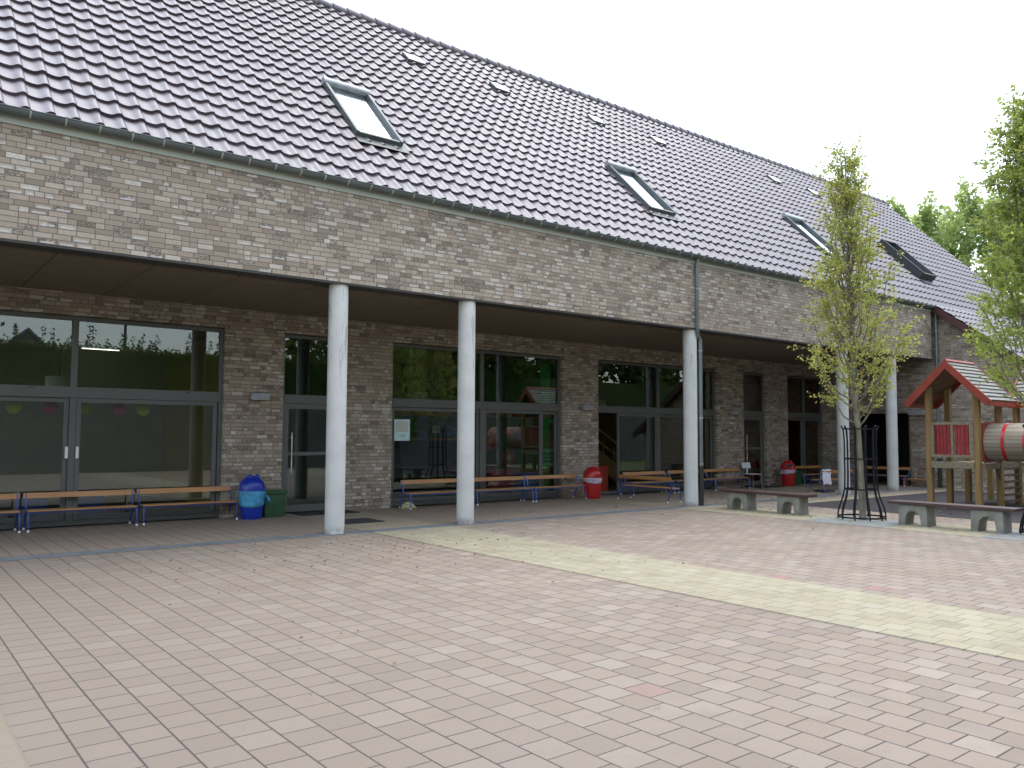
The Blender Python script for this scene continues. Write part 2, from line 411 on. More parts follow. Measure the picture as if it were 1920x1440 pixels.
# fallen leaves: nobody could count them
def fallen():
    m = MB(); rnd = random.Random(3)
    def leaf(x, y, s):
        a = rnd.uniform(0, 6.28); c, d = math.cos(a)*s, math.sin(a)*s; h = .011 + rnd.random()*.012
        k = rnd.uniform(.35, .6)
        m.quad((x-c, y-d, h), (x+d*k, y-c*k, h+rnd.uniform(0,.02)), (x+c, y+d, h+rnd.uniform(0,.012)), (x-d*k, y+c*k, h+rnd.uniform(0,.02)))
    for i in range(260):
        leaf(rnd.gauss(5.4, 1.7), rnd.gauss(10.2, 1.1), rnd.uniform(.010, .028))
    for i in range(60): leaf(rnd.uniform(0, 10), rnd.uniform(4.5, 11.8), rnd.uniform(.010, .024))
    for i in range(130): leaf(rnd.uniform(17, 23), rnd.gauss(13.3, .8), rnd.uniform(.02, .05))
    for i in range(90): leaf(rnd.uniform(7, 20), rnd.uniform(12.3, 15.3), rnd.uniform(.015, .04))
    for i in range(90): leaf(rnd.gauss(16.2, 1.5), rnd.gauss(8, 2.2), rnd.uniform(.02, .045))
    for i in range(70): leaf(rnd.uniform(17, 25), rnd.uniform(6, 11), rnd.uniform(.02, .05))
    o = m.build('fallen_leaves', leaf_mat('dead_leaf', [(0, (.10,.055,.03)), (.5, (.17,.10,.05)), (.8, (.30,.20,.06)), (1, (.45,.36,.12))], .1, .8))
    setting(o, 'stuff')
fallen()

# ------------------------------------------------------------------ the school building
SCH = thing('school_building', 'long brick school with purple glazed tile roof over a columned arcade', 'building')
# --- roof tiles
def roof_tiles(name, x0, x1, y_eave, z_eave, slope, y_top, parent):
    rnd = random.Random(11); V = []; F = []
    L = math.sqrt(1+slope*slope); ty, tz = 1/L, slope/L; ny, nz = -slope/L, 1/L
    wcol, course = .2905, .405
    prof = [(0, .004), (.12, -.006), (.3, -.013), (.48, -.012), (.6, .002), (.7, .022), (.8, .034), (.9, .030), (.97, .012), (1.0, .0)]
    ncol = int(round((x1-x0)/wcol)); length = (y_top-y_eave)*L; nrow = int(math.ceil(length/course)); top = []
    for r in range(nrow):
        s0 = r*course; s1 = min((r+1)*course + .03, length)
        for c in range(ncol):
            xx = x0 + c*wcol; n = len(V); j = rnd.uniform(-.003,.003); k = rnd.uniform(-.004,.004); tl = rnd.uniform(-.004,.004)
            for (sd, off) in ((s0 + j, .047), (s1, .002)):
                for (t, h) in prof:
                    hh = h + off + k*.5 + tl*(t-.5)*(1 if off > .01 else .3)
                    V.append((xx + t*wcol, y_eave + ty*sd + ny*hh, z_eave + tz*sd + nz*hh))
            m = len(prof)
            for i in range(m-1): F.append((n+i, n+i+1, n+m+i+1, n+m+i))
            top.append(m-1)
            # the front edge of the tile: a strip with its own vertices
            n2 = len(V)
            for (t, h) in prof:
                hh = h + .047 + k*.5 + tl*(t-.5); V.append((xx + t*wcol, y_eave + ty*(s0+j) + ny*hh, z_eave + tz*(s0+j) + nz*hh))
            for (t, h) in prof:
                hh = h + .004; V.append((xx + t*wcol, y_eave + ty*(s0+j+.004) + ny*hh, z_eave + tz*(s0+j+.004) + nz*hh))
            for i in range(m-1): F.append((n2+m+i, n2+m+i+1, n2+i+1, n2+i))
    me = bpy.data.meshes.new(name); me.from_pydata(V, [], F); me.update()
    me.polygons.foreach_set('use_smooth', [True]*len(F)); me.materials.append(TILE)
    o = bpy.data.objects.new(name, me); C.objects.link(o); o.parent = parent
    return o
YR, ZR = 18.47, 12.25
rf = roof_tiles('roof', -4.0, 36.1, 11.93, 5.70, 1.0, YR, SCH)
roof_tiles('lower_roof', 26.45, 36.1, 6.6, 1.66, .765, 11.95, SCH)
back = MB(); back.quad((-4, YR, ZR-.02), (36.1, YR, ZR-.02), (36.1, 25.2, 5.5), (-4, 25.2, 5.5))
back.quad((-4, 12.1, 5.74), (36.1, 12.1, 5.74), (36.1, YR, ZR-.1), (-4, YR, ZR-.1))
back.build('roof_back_slope', TILE, SCH)
rg = MB()
x = -4.0
while x < 36.1:
    rr = .115
    rg.tube([(x-.02, YR, ZR+.0), (x+.05, YR, ZR+.004), (x+.40, YR, ZR-.012)], [rr+.022, rr+.016, rr], 12); x += .40
rg.build('ridge', TILE, rf, smooth='auto')
vg = MB(); vg.prism([(11.9, 5.62), (YR, ZR-.06), (YR, ZR-.3), (11.9, 5.38)], 0, 36.0, 36.08)
vg.build('verge_board', mat('maroon_board', (.05,.022,.02), .6), rf)
vg2 = MB(); vg2.prism([(6.6, 1.66), (11.95, 5.75), (12.0, 5.55), (6.6, 1.47)], 0, 26.44, 26.60)
vg2.build('verge_board', mat('maroon_verge', (.06,.022,.022), .55), SCH)

# --- roof windows
def roof_window(xc, opened=False):
    w, y0, y1 = .98, 13.18, 14.62; s2 = math.sqrt(2)
    def P(x, s, h): return (x, y0 + s/s2 - h/s2, y0 - 11.93 + 5.70 + s/s2 + h/s2)
    Ls = (y1-y0)*s2; h0, h1 = .0, (.30 if opened else .15)
    f = MB()
    def bar(xa, xb, sa, sb, ha, hb):
        n = len(f.v)
        f.v += [P(xa,sa,ha),P(xb,sa,ha),P(xb,sb,ha),P(xa,sb,ha),P(xa,sa,hb),P(xb,sa,hb),P(xb,sb,hb),P(xa,sb,hb)]
        f.f += [tuple(n+i for i in q) for q in ((3,2,1,0),(4,5,6,7),(0,1,5,4),(1,2,6,5),(2,3,7,6),(3,0,4,7))]
    a, b = xc-w/2, xc+w/2; t = .06
    bar(a, a+t, 0, Ls, h0, h1); bar(b-t, b, 0, Ls, h0, h1); bar(a+t, b-t, 0, t, h0, h1-.02); bar(a+t, b-t, Ls-t, Ls, h0, h1)
    win = f.build('roof_window', ZINC if not opened else mat('black_upstand', (.03,.035,.038), .5), rf, bevel=.006)
    g = MB(); g.v += [P(a+t,t,.055),P(b-t,t,.055),P(b-t,Ls-t,.055),P(a+t,Ls-t,.055),P(a+t,t,.075),P(b-t,t,.075),P(b-t,Ls-t,.075),P(a+t,Ls-t,.075)]
    g.f += [(3,2,1,0),(4,5,6,7),(0,1,5,4),(1,2,6,5),(2,3,7,6),(3,0,4,7)]
    g.build('pane', SKYGL, win)
    bl = MB(); bl.v += [P(a+.02,.02,.045),P(b-.02,.02,.045),P(b-.02,Ls-.02,.045),P(a+.02,Ls-.02,.045)]; bl.f += [(0,1,2,3)]
    bl.build('pane_backing', mat('sky_white_backing', (.75,.77,.76), .7) if not opened else mat('grey_green_backing', (.22,.27,.26), .6), win)  # added sheet behind the pane; its white stands for mirrored sky
    if not opened:
        c = MB(); c.tube([P(a-.01, Ls-.03, h1-.02), P(b+.01, Ls-.03, h1-.02)], .075, 12)
        c.build('cover', mat('pale_zinc_cover', (.36,.39,.41), .4, .5), win, smooth='auto')
    ap = MB(); ap.v += [P(a-.02, -.26, .068), P(b+.06, -.26, .068), P(b+.06, 0, .05), P(a-.02, 0, .05)]; ap.f += [(0,1,2,3)]
    ap.build('flashing', mat('lead_apron', (.10,.11,.105), .5, .2), win)
for xc in (7.24, 14.98, 22.70): roof_window(xc)
roof_window(28.55, True)
def roof_vent(xc):
    s2 = math.sqrt(2); y0 = 16.86; w, Ls = .50, .42
    def P(x, s, h): return (x, y0 + s/s2 - h/s2, y0 - 11.93 + 5.70 + s/s2 + h/s2)
    m = MB(); a, b = xc-w/2, xc+w/2
    m.v += [P(a,0,.02),P(b,0,.02),P(b,Ls,.02),P(a,Ls,.02),P(a,0,.10),P(b,0,.10),P(b,Ls,.09),P(a,Ls,.09)]
    m.f += [(3,2,1,0),(4,5,6,7),(0,1,5,4),(1,2,6,5),(2,3,7,6),(3,0,4,7)]
    o = m.build('roof_hatch', ZINC, rf, bevel=.01)
    p = MB(); t = .03
    p.v += [P(a+t,t,.104),P(b-t,t,.104),P(b-t,Ls-t,.094),P(a+t,Ls-t,.094)]; p.f += [(0,1,2,3)]
    t2 = NT('clear_dome'); t2.b.inputs['Base Color'].default_value = (.72,.76,.77,1); t2.b.inputs['Roughness'].default_value = .12; t2.b.inputs['IOR'].default_value = 1.8
    p.build('pane', DOME, o)
def dome_mat():
    t2 = NT('clear_dome'); f = t2.noise(t2.coord(), 3, 2)
    t2.set(t2.b.inputs['Base Color'], t2.ramp(f, [(.3, (.70,.74,.75)), (.7, (.78,.81,.82))])); t2.b.inputs['Roughness'].default_value = .1; t2.b.inputs['IOR'].default_value = 1.8
    return t2.m
DOME = dome_mat()
for xc in (10.28, 12.95, 16.5, 19.18, 25.42, 27.95): roof_vent(xc)

# --- fascia, trim, gutter, soffit
YF = 12.05
MB().box(-4, YF, 4.055, 26.45, 12.40, 5.535).build('upper_wall', B_, SCH)
MB().box(-4, YF-.022, 5.538, 26.45, 12.3, 5.74).build('fascia_board', TRIM, SCH)
MB().box(-4, YF+.004, 4.022, 26.45, 12.38, 4.052).build('lintel_angle', mat('dark_angle', (.035,.033,.032), .5), SCH)
g = MB(); seg = 10; rG = .078; yc, zc = 11.945, 5.705
prof = [(yc + rG*math.cos(math.pi + math.pi*i/seg), zc + rG*math.sin(math.pi + math.pi*i/seg)) for i in range(seg+1)]
inner = [(yc + (rG-.008)*math.cos(math.pi + math.pi*i/seg), zc+.002 + (rG-.008)*math.sin(math.pi + math.pi*i/seg)) for i in range(seg+1)]
g.prism(prof + inner[::-1], 0, -4, 26.62)
g.tube([(-4, yc-rG, zc+.004), (26.62, yc-rG, zc+.004)], .011, 8)
gut = g.build('gutter', ZINC, SCH)
ps = [(yc + (rG+.004)*math.cos(math.pi + math.pi*i/seg*.55), zc + (rG+.004)*math.sin(math.pi + math.pi*i/seg*.55)) for i in range(seg+1)]
p2 = [(yc + (rG-.001)*math.cos(math.pi + math.pi*i/seg*.55), zc + (rG-.001)*math.sin(math.pi + math.pi*i/seg*.55)) for i in range(seg+1)]
strap = MB().prism([(yc-rG+.01, zc+.022), (yc-rG-.014, zc+.018)] + ps + p2[::-1], 0, -.010, .010).build('gutter_strap', STRAP, gut)
strap.location.x = 1.11
for k in range(1, 62):
    q = strap.copy(); C.objects.link(q); q.location.x = 1.11 + k*.408
# dark brown soffit of wide boards
def soffit_mat():
    t = NT('brown_soffit'); p = t.sep(t.coord())
    f = t.M('FRACT', t.M('DIVIDE', t.M('ADD', p[0], .55), 1.25)); l = t.step(t.M('MINIMUM', f, t.M('SUBTRACT', 1.0, f)), .004, .009)
    n = t.noise(t.coord(), 3, 4)
    t.set(t.b.inputs['Base Color'], t.mix(l, (.02,.018,.016), t.ramp(n, [(.3, (.13,.102,.073)), (.7, (.165,.13,.095))])))
    t.b.inputs['Roughness'].default_value = .55; t.bump(l, .004); return t.m
MB().box(-4, 12.41, 4.0, 26.73, 15.62, 4.05).build('soffit', soffit_mat(), SCH)

# --- columns
for i, (cx, lab) in enumerate(((6.03, 'white concrete column with dark rust streaks'), (8.60, None), (14.88, None), (21.42, None), (24.15, None))):
    m = MB().lathe([(.158, 0), (.158, 4.052)], 36)
    o = m.build('column', CONC, SCH, smooth='auto', loc=(cx, 12.23, 0), rotz=i*1.9+.6)
    if lab: o['label'] = lab

# --- the recessed wall with its openings (world coordinates, brick joints run through)
YW, YB = 15.64, 15.92; ZT = 3.62
OPEN = [(.27, 5.37), (6.55, 7.93), (9.03, 14.01), (15.28, 20.28), (21.60, 22.78), (24.0, 26.18)]
w = MB(); xs = -4.0
for (a, b) in OPEN:
    w.box(xs, YW, 0, a, YB, ZT); xs = b
w.box(xs, YW, 0, 26.9, YB, ZT); w.box(-4, YW, ZT, 26.9, YB, 4.0)
w.build('wall', B_, SCH)
# --- wing wall on the right, opening to a dark passage
def ztop(y): return 1.66 + .765*(y-6.6) - .17
w = MB(); WX0, WX1 = 26.75, 27.05
w.prism([(7.0, 0), (11.95, 0), (11.95, ztop(11.95)), (7.0, ztop(7.0))], 0, WX0, WX1)
w.box(WX0, 11.95, 0, WX1, 12.93, 5.6); w.box(WX0, 14.86, 0, WX1, 15.63, 5.6); w.box(WX0, 12.93, 2.42, WX1, 14.86, 5.6)
w.build('wing_wall', B_, SCH)
MB().box(27.06, 7.0, 0, 36, 7.3, ztop(7.0)).build('wing_front_wall', B_, SCH)
gw = MB(); gw.prism([(7.0, 0), (24.9, 0), (24.9, 5.4), (YR, ZR-.2), (11.9, 5.6), (7.0, ztop(7.0))], 0, 35.7, 36.0); gw.build('gable_wall', B_, SCH)
fr = MB(); fr.box(26.80, 14.79, 0, 26.90, 14.86, 2.42); fr.box(26.80, 12.93, 0, 26.90, 13.0, 2.42); fr.box(26.80, 13.0, 2.36, 26.90, 14.79, 2.42)
pas = fr.build('passage_opening', mat('grey_jamb', (.21,.2,.185), .6), SCH)
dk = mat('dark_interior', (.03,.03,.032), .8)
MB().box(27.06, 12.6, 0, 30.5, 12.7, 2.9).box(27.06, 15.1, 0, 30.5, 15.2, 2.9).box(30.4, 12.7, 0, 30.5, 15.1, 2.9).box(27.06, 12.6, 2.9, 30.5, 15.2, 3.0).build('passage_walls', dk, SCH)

# --- windows
def pane(parent, x0, x1, z0, z1, y=15.775): 
    return MB().box(x0, y, z0, x1, y+.014, z1).build('pane', GLASS, parent)
def window(x0, x1, mull, lower, name='window'):
    """frame with transom box, mullions; lower = list of sash frames (xa, xb, y)"""
    f = MB(); y0, y1 = 15.73, 15.83; t = .065
    f.box(x0, y0, .02, x0+t, y1, 3.60); f.box(x1-t, y0, .02, x1, y1, 3.60)
    f.box(x0+t, y0, 3.535, x1-t, y1, 3.60); f.box(x0+t, y0-.012, 2.20, x1-t, y1, 2.385); f.box(x0+t, y0, .02, x1-t, y1, .10)
    for m in mull:
        f.box(m-.05, y0+.003, .10, m+.05, y1-.003, 2.20); f.box(m-.05, y0+.003, 2.385, m+.05, y1-.003, 3.535)
    o = f.build(name, FRAME, SCH, bevel=.004)
    n = max(3, int((x1-x0)/1.25))
    for i in range(n):
        xx = x0 + (i+.5)*(x1-x0)/n; MB().box(xx-.03, y0-.016, 2.345, xx+.03, y0-.0125, 2.362).build('drain_slot', BLACKPL, o)
    xs = [x0+t] + [q for m in mull for q in (m-.05, m+.05)] + [x1-t]
    for i in range(0, len(xs), 2): pane(o, xs[i], xs[i+1], 2.385, 3.535)
    for (a, b, yy, glazed) in lower:
        s = MB(); k = .075
        s.box(a, yy, .105, a+k, yy+.05, 2.195); s.box(b-k, yy, .105, b, yy+.05, 2.195); s.box(a+k, yy, 2.12, b-k, yy+.05, 2.195); s.box(a+k, yy, .105, b-k, yy+.05, .19)
        so = s.build('sash', FRAME, o, bevel=.003)
        pane(o, a+k, b-k, .19, 2.12, yy+.02)
    return o
w1 = window(.27, 5.37, [2.82], [(2.875, 5.28, 15.745, 1), (.35, 2.765, 15.785, 1)])
for hx in (2.74, 2.905): MB().box(hx-.022, 15.70, 1.16, hx+.022, 15.742, 1.36).build('handle', WHITE, w1, bevel=.004)
w2 = window(9.03, 14.01, [11.53], [(9.10, 11.475, 15.785, 1), (11.585, 13.40, 15.745, 1), (13.405, 13.94, 15.79, 1)])
w3 = window(15.28, 20.28, [17.75], [(16.10, 17.695, 15.745, 1), (17.805, 20.21, 15.785, 1)])
w4 = window(24.0, 26.18, [25.1], [(24.07, 25.045, 15.785, 1), (25.155, 26.11, 15.785, 1)])
def door(x0, x1, handle_x):
    f = MB(); y0, y1 = 15.73, 15.83; t = .06
    f.box(x0, y0, .015, x0+t, y1, 3.60); f.box(x1-t, y0, .015, x1, y1, 3.60); f.box(x0+t, y0, 3.535, x1-t, y1, 3.60); f.box(x0+t, y0-.008, 2.21, x1-t, y1, 2.385)
    o = f.build('door_frame', FRAME, SCH, bevel=.004)
    pane(o, x0+t, x1-t, 2.385, 3.535)
    s = MB(); k = .10; a, b = x0+t+.004, x1-t-.004
    s.box(a, y0+.01, .03, a+k, y1-.02, 2.205); s.box(b-k, y0+.01, .03, b, y1-.02, 2.205); s.box(a+k, y0+.01, 2.10, b-k, y1-.02, 2.205)
    s.box(a+k, y0+.01, .03, b-k, y1-.02, .17); s.box(a+k, y0+.01, 1.16, b-k, y1-.02, 1.23)
    d = s.build('door', FRAME, SCH, bevel=.004)
    pane(d, a+k, b-k, .17, 1.16); pane(d, a+k, b-k, 1.23, 2.10)
    h = MB(); h.tube([(handle_x, 15.66, .80), (handle_x, 15.66, 1.62)], .013, 10)
    for z in (.90, 1.52): h.tube([(handle_x, 15.66, z), (handle_x, 15.745, z)], .01, 8)
    h.build('handle', STEEL, d, smooth='auto')
door(6.55, 7.93, 6.76); door(21.60, 22.78, 21.78)
MB().box(-4, 15.73, 0, .26, 15.80, .02).build('threshold', BLACKPL, SCH)

# --- downpipes
def downpipe(pts, zlow):
    m = MB().tube(pts, .045, 12); o = m.build('downpipe', PIPE, SCH, smooth='auto')
    x, y, _ = pts[-1]
    lo = MB().tube([(x, y, 0), (x, y, zlow)], .055, 12).build('drain_shoe', BLACKPL, o, smooth='auto')
    for z in (4.95, 3.55, 2.0, zlow+.05):
        xx, yy = (pts[1][0], pts[1][1]) if z > 4.1 else (x, y)
        MB().tube([(xx, yy, z-.015), (xx, yy, z+.015)], .055, 12).build('clip', STRAP, o)
downpipe([(14.86, 11.945, 5.64), (14.86, 11.985, 5.5), (14.86, 11.985, 4.12), (14.95, 12.06, 3.9), (15.09, 12.10, 3.8), (15.09, 12.10, .9)], .9)
downpipe([(26.60, 11.95, 5.64), (26.60, 11.97, 5.5), (26.60, 11.97, .9)], .9)

# --- interior rooms seen through the glass (parts of the building)
def plain(name, c, r=.8): return mat(name, c, r, var=.06, scale=2)
WALLC = plain('pale_plaster', (.55,.53,.46)); GREENW = plain('green_plaster', (.04,.42,.10)); YELW = plain('ochre_plaster', (.30,.22,.05)); REDWALL = plain('red_plaster', (.60,.07,.03)); FLO = plain('lino', (.08,.07,.06), .5)
CEIL = plain('ceiling_white', (.30,.30,.28))
MB().quad((-4,15.80,.015),(26.7,15.80,.015),(26.7,22.0,.015),(-4,22.0,.015)).build('interior_floor', FLO, SCH)
MB().box(-4, 15.93, 3.75, 26.7, 22.0, 3.85).build('interior_ceiling', CEIL, SCH)
for (a, b, m_) in ((-4, 6.0, WALLC), (6.1, 8.35, YELW), (8.45, 14.6, GREENW), (14.7, 20.9, YELW), (21.0, 23.3, YELW), (23.4, 26.7, REDWALL)):
    MB().box(a, 21.9, .02, b, 22.0, 3.74).build('interior_back_wall', m_, SCH)
for (xx, m_) in ((6.0, YELW), (8.35, GREENW), (14.6, GREENW), (20.9, YELW), (23.3, REDWALL), (26.76, REDWALL)):
    MB().box(xx, 15.93, .02, xx+.1, 21.89, 3.74).build('partition_wall', m_, SCH)
MB().box(-4, 24.6, 0, 36, 24.9, 5.6).build('rear_wall', B_, SCH)

# ------------------------------------------------------------------ wall lamps and mats
def wall_lamp(loc, rot, lab, l=.36):
    t = thing('wall_lamp', lab, 'lamp', loc, rot, 'wall lamps on the brick piers')
    MB().box(-l/2, -.16, -.06, l/2, -.03, .06).build('lamp_housing', LAMPG, t, bevel=.006)
    MB().box(-.06, -.029, -.045, .06, 0, .045).build('mount', BLACKPL, t)
    MB().box(-l/2+.02, -.15, -.066, l/2-.02, -.04, -.061).build('lens', WHITE, t)
wall_lamp((6.03, YW, 2.32), 0, 'grey box wall lamp above the blue bin')
wall_lamp((14.80, YW, 2.32), 0, 'grey box wall lamp above the domed red bin')
wall_lamp((20.98, YW, 2.32), 0, 'grey box wall lamp above the white school chair')
wall_lamp((26.75, 12.62, 2.36), -math.pi/2, 'long grey box lamp beside the dark passage, behind the play tower', .62)
def door_mat(x0, y0, x1, y1, lab):
    o = MB().box(-(x1-x0)/2, -(y1-y0)/2, 0, (x1-x0)/2, (y1-y0)/2, .014).build('door_mat', MAT_, None, bevel=.004, loc=((x0+x1)/2, (y0+y1)/2, YZ+.001))
    tag(o, lab, 'door mat', 'black mats at the doors')
door_mat(6.75, 15.10, 8.0, 15.68, 'black mat touching the glass door behind the streaked column')
door_mat(6.72, 13.28, 7.55, 13.98, 'small black mat on the yellow pavers beside the streaked column')
door_mat(21.6, 15.0, 22.8, 15.66, 'black mat at the far glass door behind the school chair')

# ------------------------------------------------------------------ small school benches
def make_bench(name, lab, L=1.70, paint=BLUE):
    t = thing(name, lab, 'bench', group='low orange benches along the arcade')
    MB().box(-L/2+.03, -.20, .322, L/2-.03, .05, .345).build('seat', ORANGE, t, bevel=.004)
    b = MB(); h = L/2-.0
    n = len(b.v)
    b.v += [(-h,.125,.518),(h,.125,.518),(h,.147,.518),(-h,.147,.518),(-h,.150,.605),(h,.150,.605),(h,.172,.605),(-h,.172,.605)]
    b.f += [tuple(n+i for i in q) for q in ((3,2,1,0),(4,5,6,7),(0,1,5,4),(1,2,6,5),(2,3,7,6),(3,0,4,7))]
    b.build('backrest', ORANGE, t, bevel=.004)
    for sx in (-1, 1):
        x = sx*(L/2-.035)
        fl = MB().tube([(x, -.225, .03), (x, -.215, .26), (x, -.19, .305), (x, -.14, .316), (x, .06, .316)], .0135, 8).build('leg', paint, t, smooth='auto')
        MB().lathe([(.017, 0), (.02, .01), (.018, .035)], 10, x, -.2255).build('foot_cap', WHITE, fl)
        bl = MB().tube([(x, .235, .03), (x, .13, .22), (x, .085, .316), (x, .10, .42), (x, .158, .60)], .0135, 8).build('leg', paint, t, smooth='auto')
        MB().lathe([(.017, 0), (.02, .01), (.018, .035)], 10, x, .2365).build('foot_cap', WHITE, bl)
    r = MB(); r.tube([(-L/2+.035, -.17, .305), (L/2-.035, -.17, .305)], .012, 8); r.tube([(-L/2+.035, .03, .305), (L/2-.035, .03, .305)], .012, 8)
    r.build('rail', paint, t, smooth='auto')
    return t
bench = make_bench('school_bench', 'orange bench cut by the left edge of the photo')
bench.location = (1.21, 15.42, 0)
benchL = make_bench('school_bench', 'orange bench on light blue legs beside the crumpled rag', paint=LBLUE)
benchL.location = (10.02, 15.32, 0)
YB_ = 15.42
dup(bench, (2.96, YB_, 0), .0, 'second orange bench from the left edge, under the sliding window handles')
dup(bench, (4.71, YB_+.03, 0), .0, 'orange bench reaching up to the blue bin')
dup(benchL, (11.76, 15.31, 0), 0, 'orange bench between the rag bench and the bench by the red bin')
dup(benchL, (13.48, 15.30, 0), 0, 'orange bench ending beside the domed red bin')
dup(bench, (15.24, 13.85, 0), math.pi/2, 'orange bench standing crosswise in front of the open sliding door')
dup(benchL, (16.88, 15.34, 0), 0, 'orange bench against the window behind the crosswise bench')
dup(benchL, (18.72, 15.37, 0), 0, 'orange bench mostly hidden behind the column with the downpipe')
dup(benchL, (20.46, 15.44, 0), 0, 'orange bench just right of the downpipe, ending at the white school chair')
dup(benchL, (25.02, 15.42, 0), 0, 'orange bench right of the open-mouthed red bin and small green bin')
cb = dup(bench, (22.45, 13.17, 0), math.pi, 'orange bench with a white cloth hung over its back, behind a column')
dup(benchL, (26.42, 13.72, 0), -math.pi/2, 'orange bench in front of the dark passage at the far end')
# low plain bench at the end
t = thing('low_bench', 'low plain wooden bench with square legs at the far brick wall', 'bench', (26.50, 12.62, 0), math.pi/2)
MB().box(-.45, -.13, .215, .45, .13, .25).build('seat', ORANGE, t, bevel=.004)
for a in (-.38, .38):
    for b in (-.09, .09): MB().box(a-.03, b-.025, 0, a+.03, b+.025, .214).build('leg', ORANGE, t, bevel=.003)
# white cloth
def cloth():
    m = MB(); nx, nz = 16, 22; W = .44; Lf, Lb = .46, .34; top = .632
    yb = 0; pts = []
    for i in range(nz+1):
        s = -Lb + (Lf+Lb)*i/nz; row = []
        for j in range(nx+1):
            xx = -W/2 + W*j/nx; fold = .012*math.sin(j*1.15+.6)*min(1, abs(s)/.12) + .006*math.sin(j*2.3)
            if abs(s) < .03: y, z = s*.9, top + .004*math.cos(s/.03)
            elif s > 0: y, z = .027 + fold + (s-.03)*.04, top - (s-.03) - .015*math.sin(j*.5)
            else: y, z = -.027 + fold - (-s-.03)*.04, top + (s+.03)
            row.append((xx + .02*math.sin(i*.5), y, z))
        pts.append(row)
    n = 0
    for row in pts: m.v += row
    k = nx+1
    for i in range(nz):
        for j in range(nx): m.f.append((i*k+j, i*k+j+1, (i+1)*k+j+1, (i+1)*k+j))
    o = m.build('cloth', CLOTH, None, smooth=True, loc=(21.86, 13.04, 0), rotz=math.pi+.04)
    sol = o.modifiers.new('thickness', 'SOLIDIFY'); sol.thickness = .006
    tag(o, 'white cloth hanging over the back of an orange bench beside a column', 'cloth')
cloth()
def lump(name, m_, loc, rad, h, lab, cat, seed, seg=18):
    rnd = random.Random(seed); ph = [rnd.uniform(0, 6.28) for _ in range(6)]
    def fn(r, z, th): return r*(1 + .22*math.sin(3*th+ph[0]+z*20) + .16*math.sin(5*th+ph[1]-z*31) + .1*math.sin(9*th+ph[2]+z*50))
    prof = [(rad*.9, 0), (rad, h*.25), (rad*.85, h*.55), (rad*.5, h*.85), (rad*.12, h)]
    o = MB().lathe(prof, seg, fn=fn).build(name, m_, None, smooth=True, loc=loc)
    tag(o, lab, cat)
lump('rag', mat('yellow_green_rag', (.42,.42,.23), .9, var=.3, scale=14, bump=.02), (9.28, 15.32, 0), .15, .15, 'crumpled pale yellow-green rag under the end of an orange bench', 'rag', 5)
lump('jacket', DARKCL, (21.75, 13.02, 0), .28, .07, 'dark purple jacket dropped on the pavers under the cloth bench', 'jacket', 9)

# ------------------------------------------------------------------ bins
def round_bin(loc, rot, lab, m_, bag, eyes=False, mouth=False):
    t = thing('round_bin', lab, 'bin', loc, rot, None)
    MB().lathe([(.0, 0), (.180, 0), (.187, .012), (.212, .20), (.230, .40), (.234, .50), (.238, .505), (.238, .53), (.230, .535)], 32).build('body', m_, t, smooth='auto')
    d = MB(); prof = [(.241, .525), (.240, .555), (.236, .60), (.230, .645), (.208, .69), (.176, .732), (.132, .77), (.078, .797), (.03, .809), (.0, .811)]
    def fn(r, z, th):
        if mouth and .59 < z < .70:
            k = max(0, math.cos(th+math.pi/2)); return r*(1-.20*k**3)
        return r
    d.lathe(prof, 32, fn=fn)
    lid = d.build('lid', m_, t, smooth='auto')
    if eyes:
        for sx in (-1, 1):
            MB().ball((sx*.085, -.04, .785), .052, sz=.95).build('eye_bump', m_, lid, smooth=True)
    if mouth:
        q = MB(); n = 14; inn = []; out = []
        for i in range(n+1):
            th = -math.pi/2 - .75 + 1.5*i/n; inn.append((.2*math.cos(th), .2*math.sin(th), .60)); out.append((.195*math.cos(th), .195*math.sin(th), .70))
        for i in range(n): q.quad(inn[i], inn[i+1], out[i+1], out[i])
        q.build('mouth_opening', BLACKPL, lid)
    b = MB(); ph = random.Random(lab).uniform(0, 6)
    zb = .27 if bag is BAGB else .43
    prof = [(.20+.10*(zb), zb), (.228, zb+.04), (.241, .44), (.248, .48), (.248, .522), (.241, .527)] if bag is BAGB else [(.234, zb), (.241, zb+.03), (.246, .49), (.247, .522), (.241, .527)]
    b.lathe(prof, 40, fn=lambda r, z, th: r + (.004*math.sin(9*th+z*70+ph) + .003*math.sin(17*th-z*40)) - (0 if z > zb+.01 else .0) )
    # slanting lower hem
    b.v = [(x, y, z + (.05*math.cos(math.atan2(y, x)-1.0) if z < zb+.02 else (.03*math.cos(math.atan2(y,x)-1.0) if z < zb+.06 else 0))) for (x, y, z) in b.v]
    bo = b.build('bag', bag, t, smooth=True)
    if bag is BAGB:
        MB().tube([(.20,-.12,.43), (.235,-.15,.41), (.26,-.165,.36), (.285,-.18,.30)], [.03,.018,.03,.012], 8).build('knot', bag, bo, smooth=True)
    else:
        MB().tube([(-.2,-.14,.47), (-.235,-.16,.45), (-.26,-.17,.39)], [.02,.016,.028], 8).build('knot', bag, bo, smooth=True)
    return t
round_bin((5.80, 15.23, 0), .25, 'blue round bin with a bumpy domed lid and light blue bag', BLUEPL, BAGB, eyes=True)
round_bin((14.50, 15.06, 0), .3, 'red bin with smooth closed dome and pale bag band, left of the open sliding door', REDPL, BAGW)
round_bin((23.30, 15.22, 0), -.75, 'red bin with gaping lid beside the far small green bin', REDPL, BAGW, eyes=True, mouth=True)
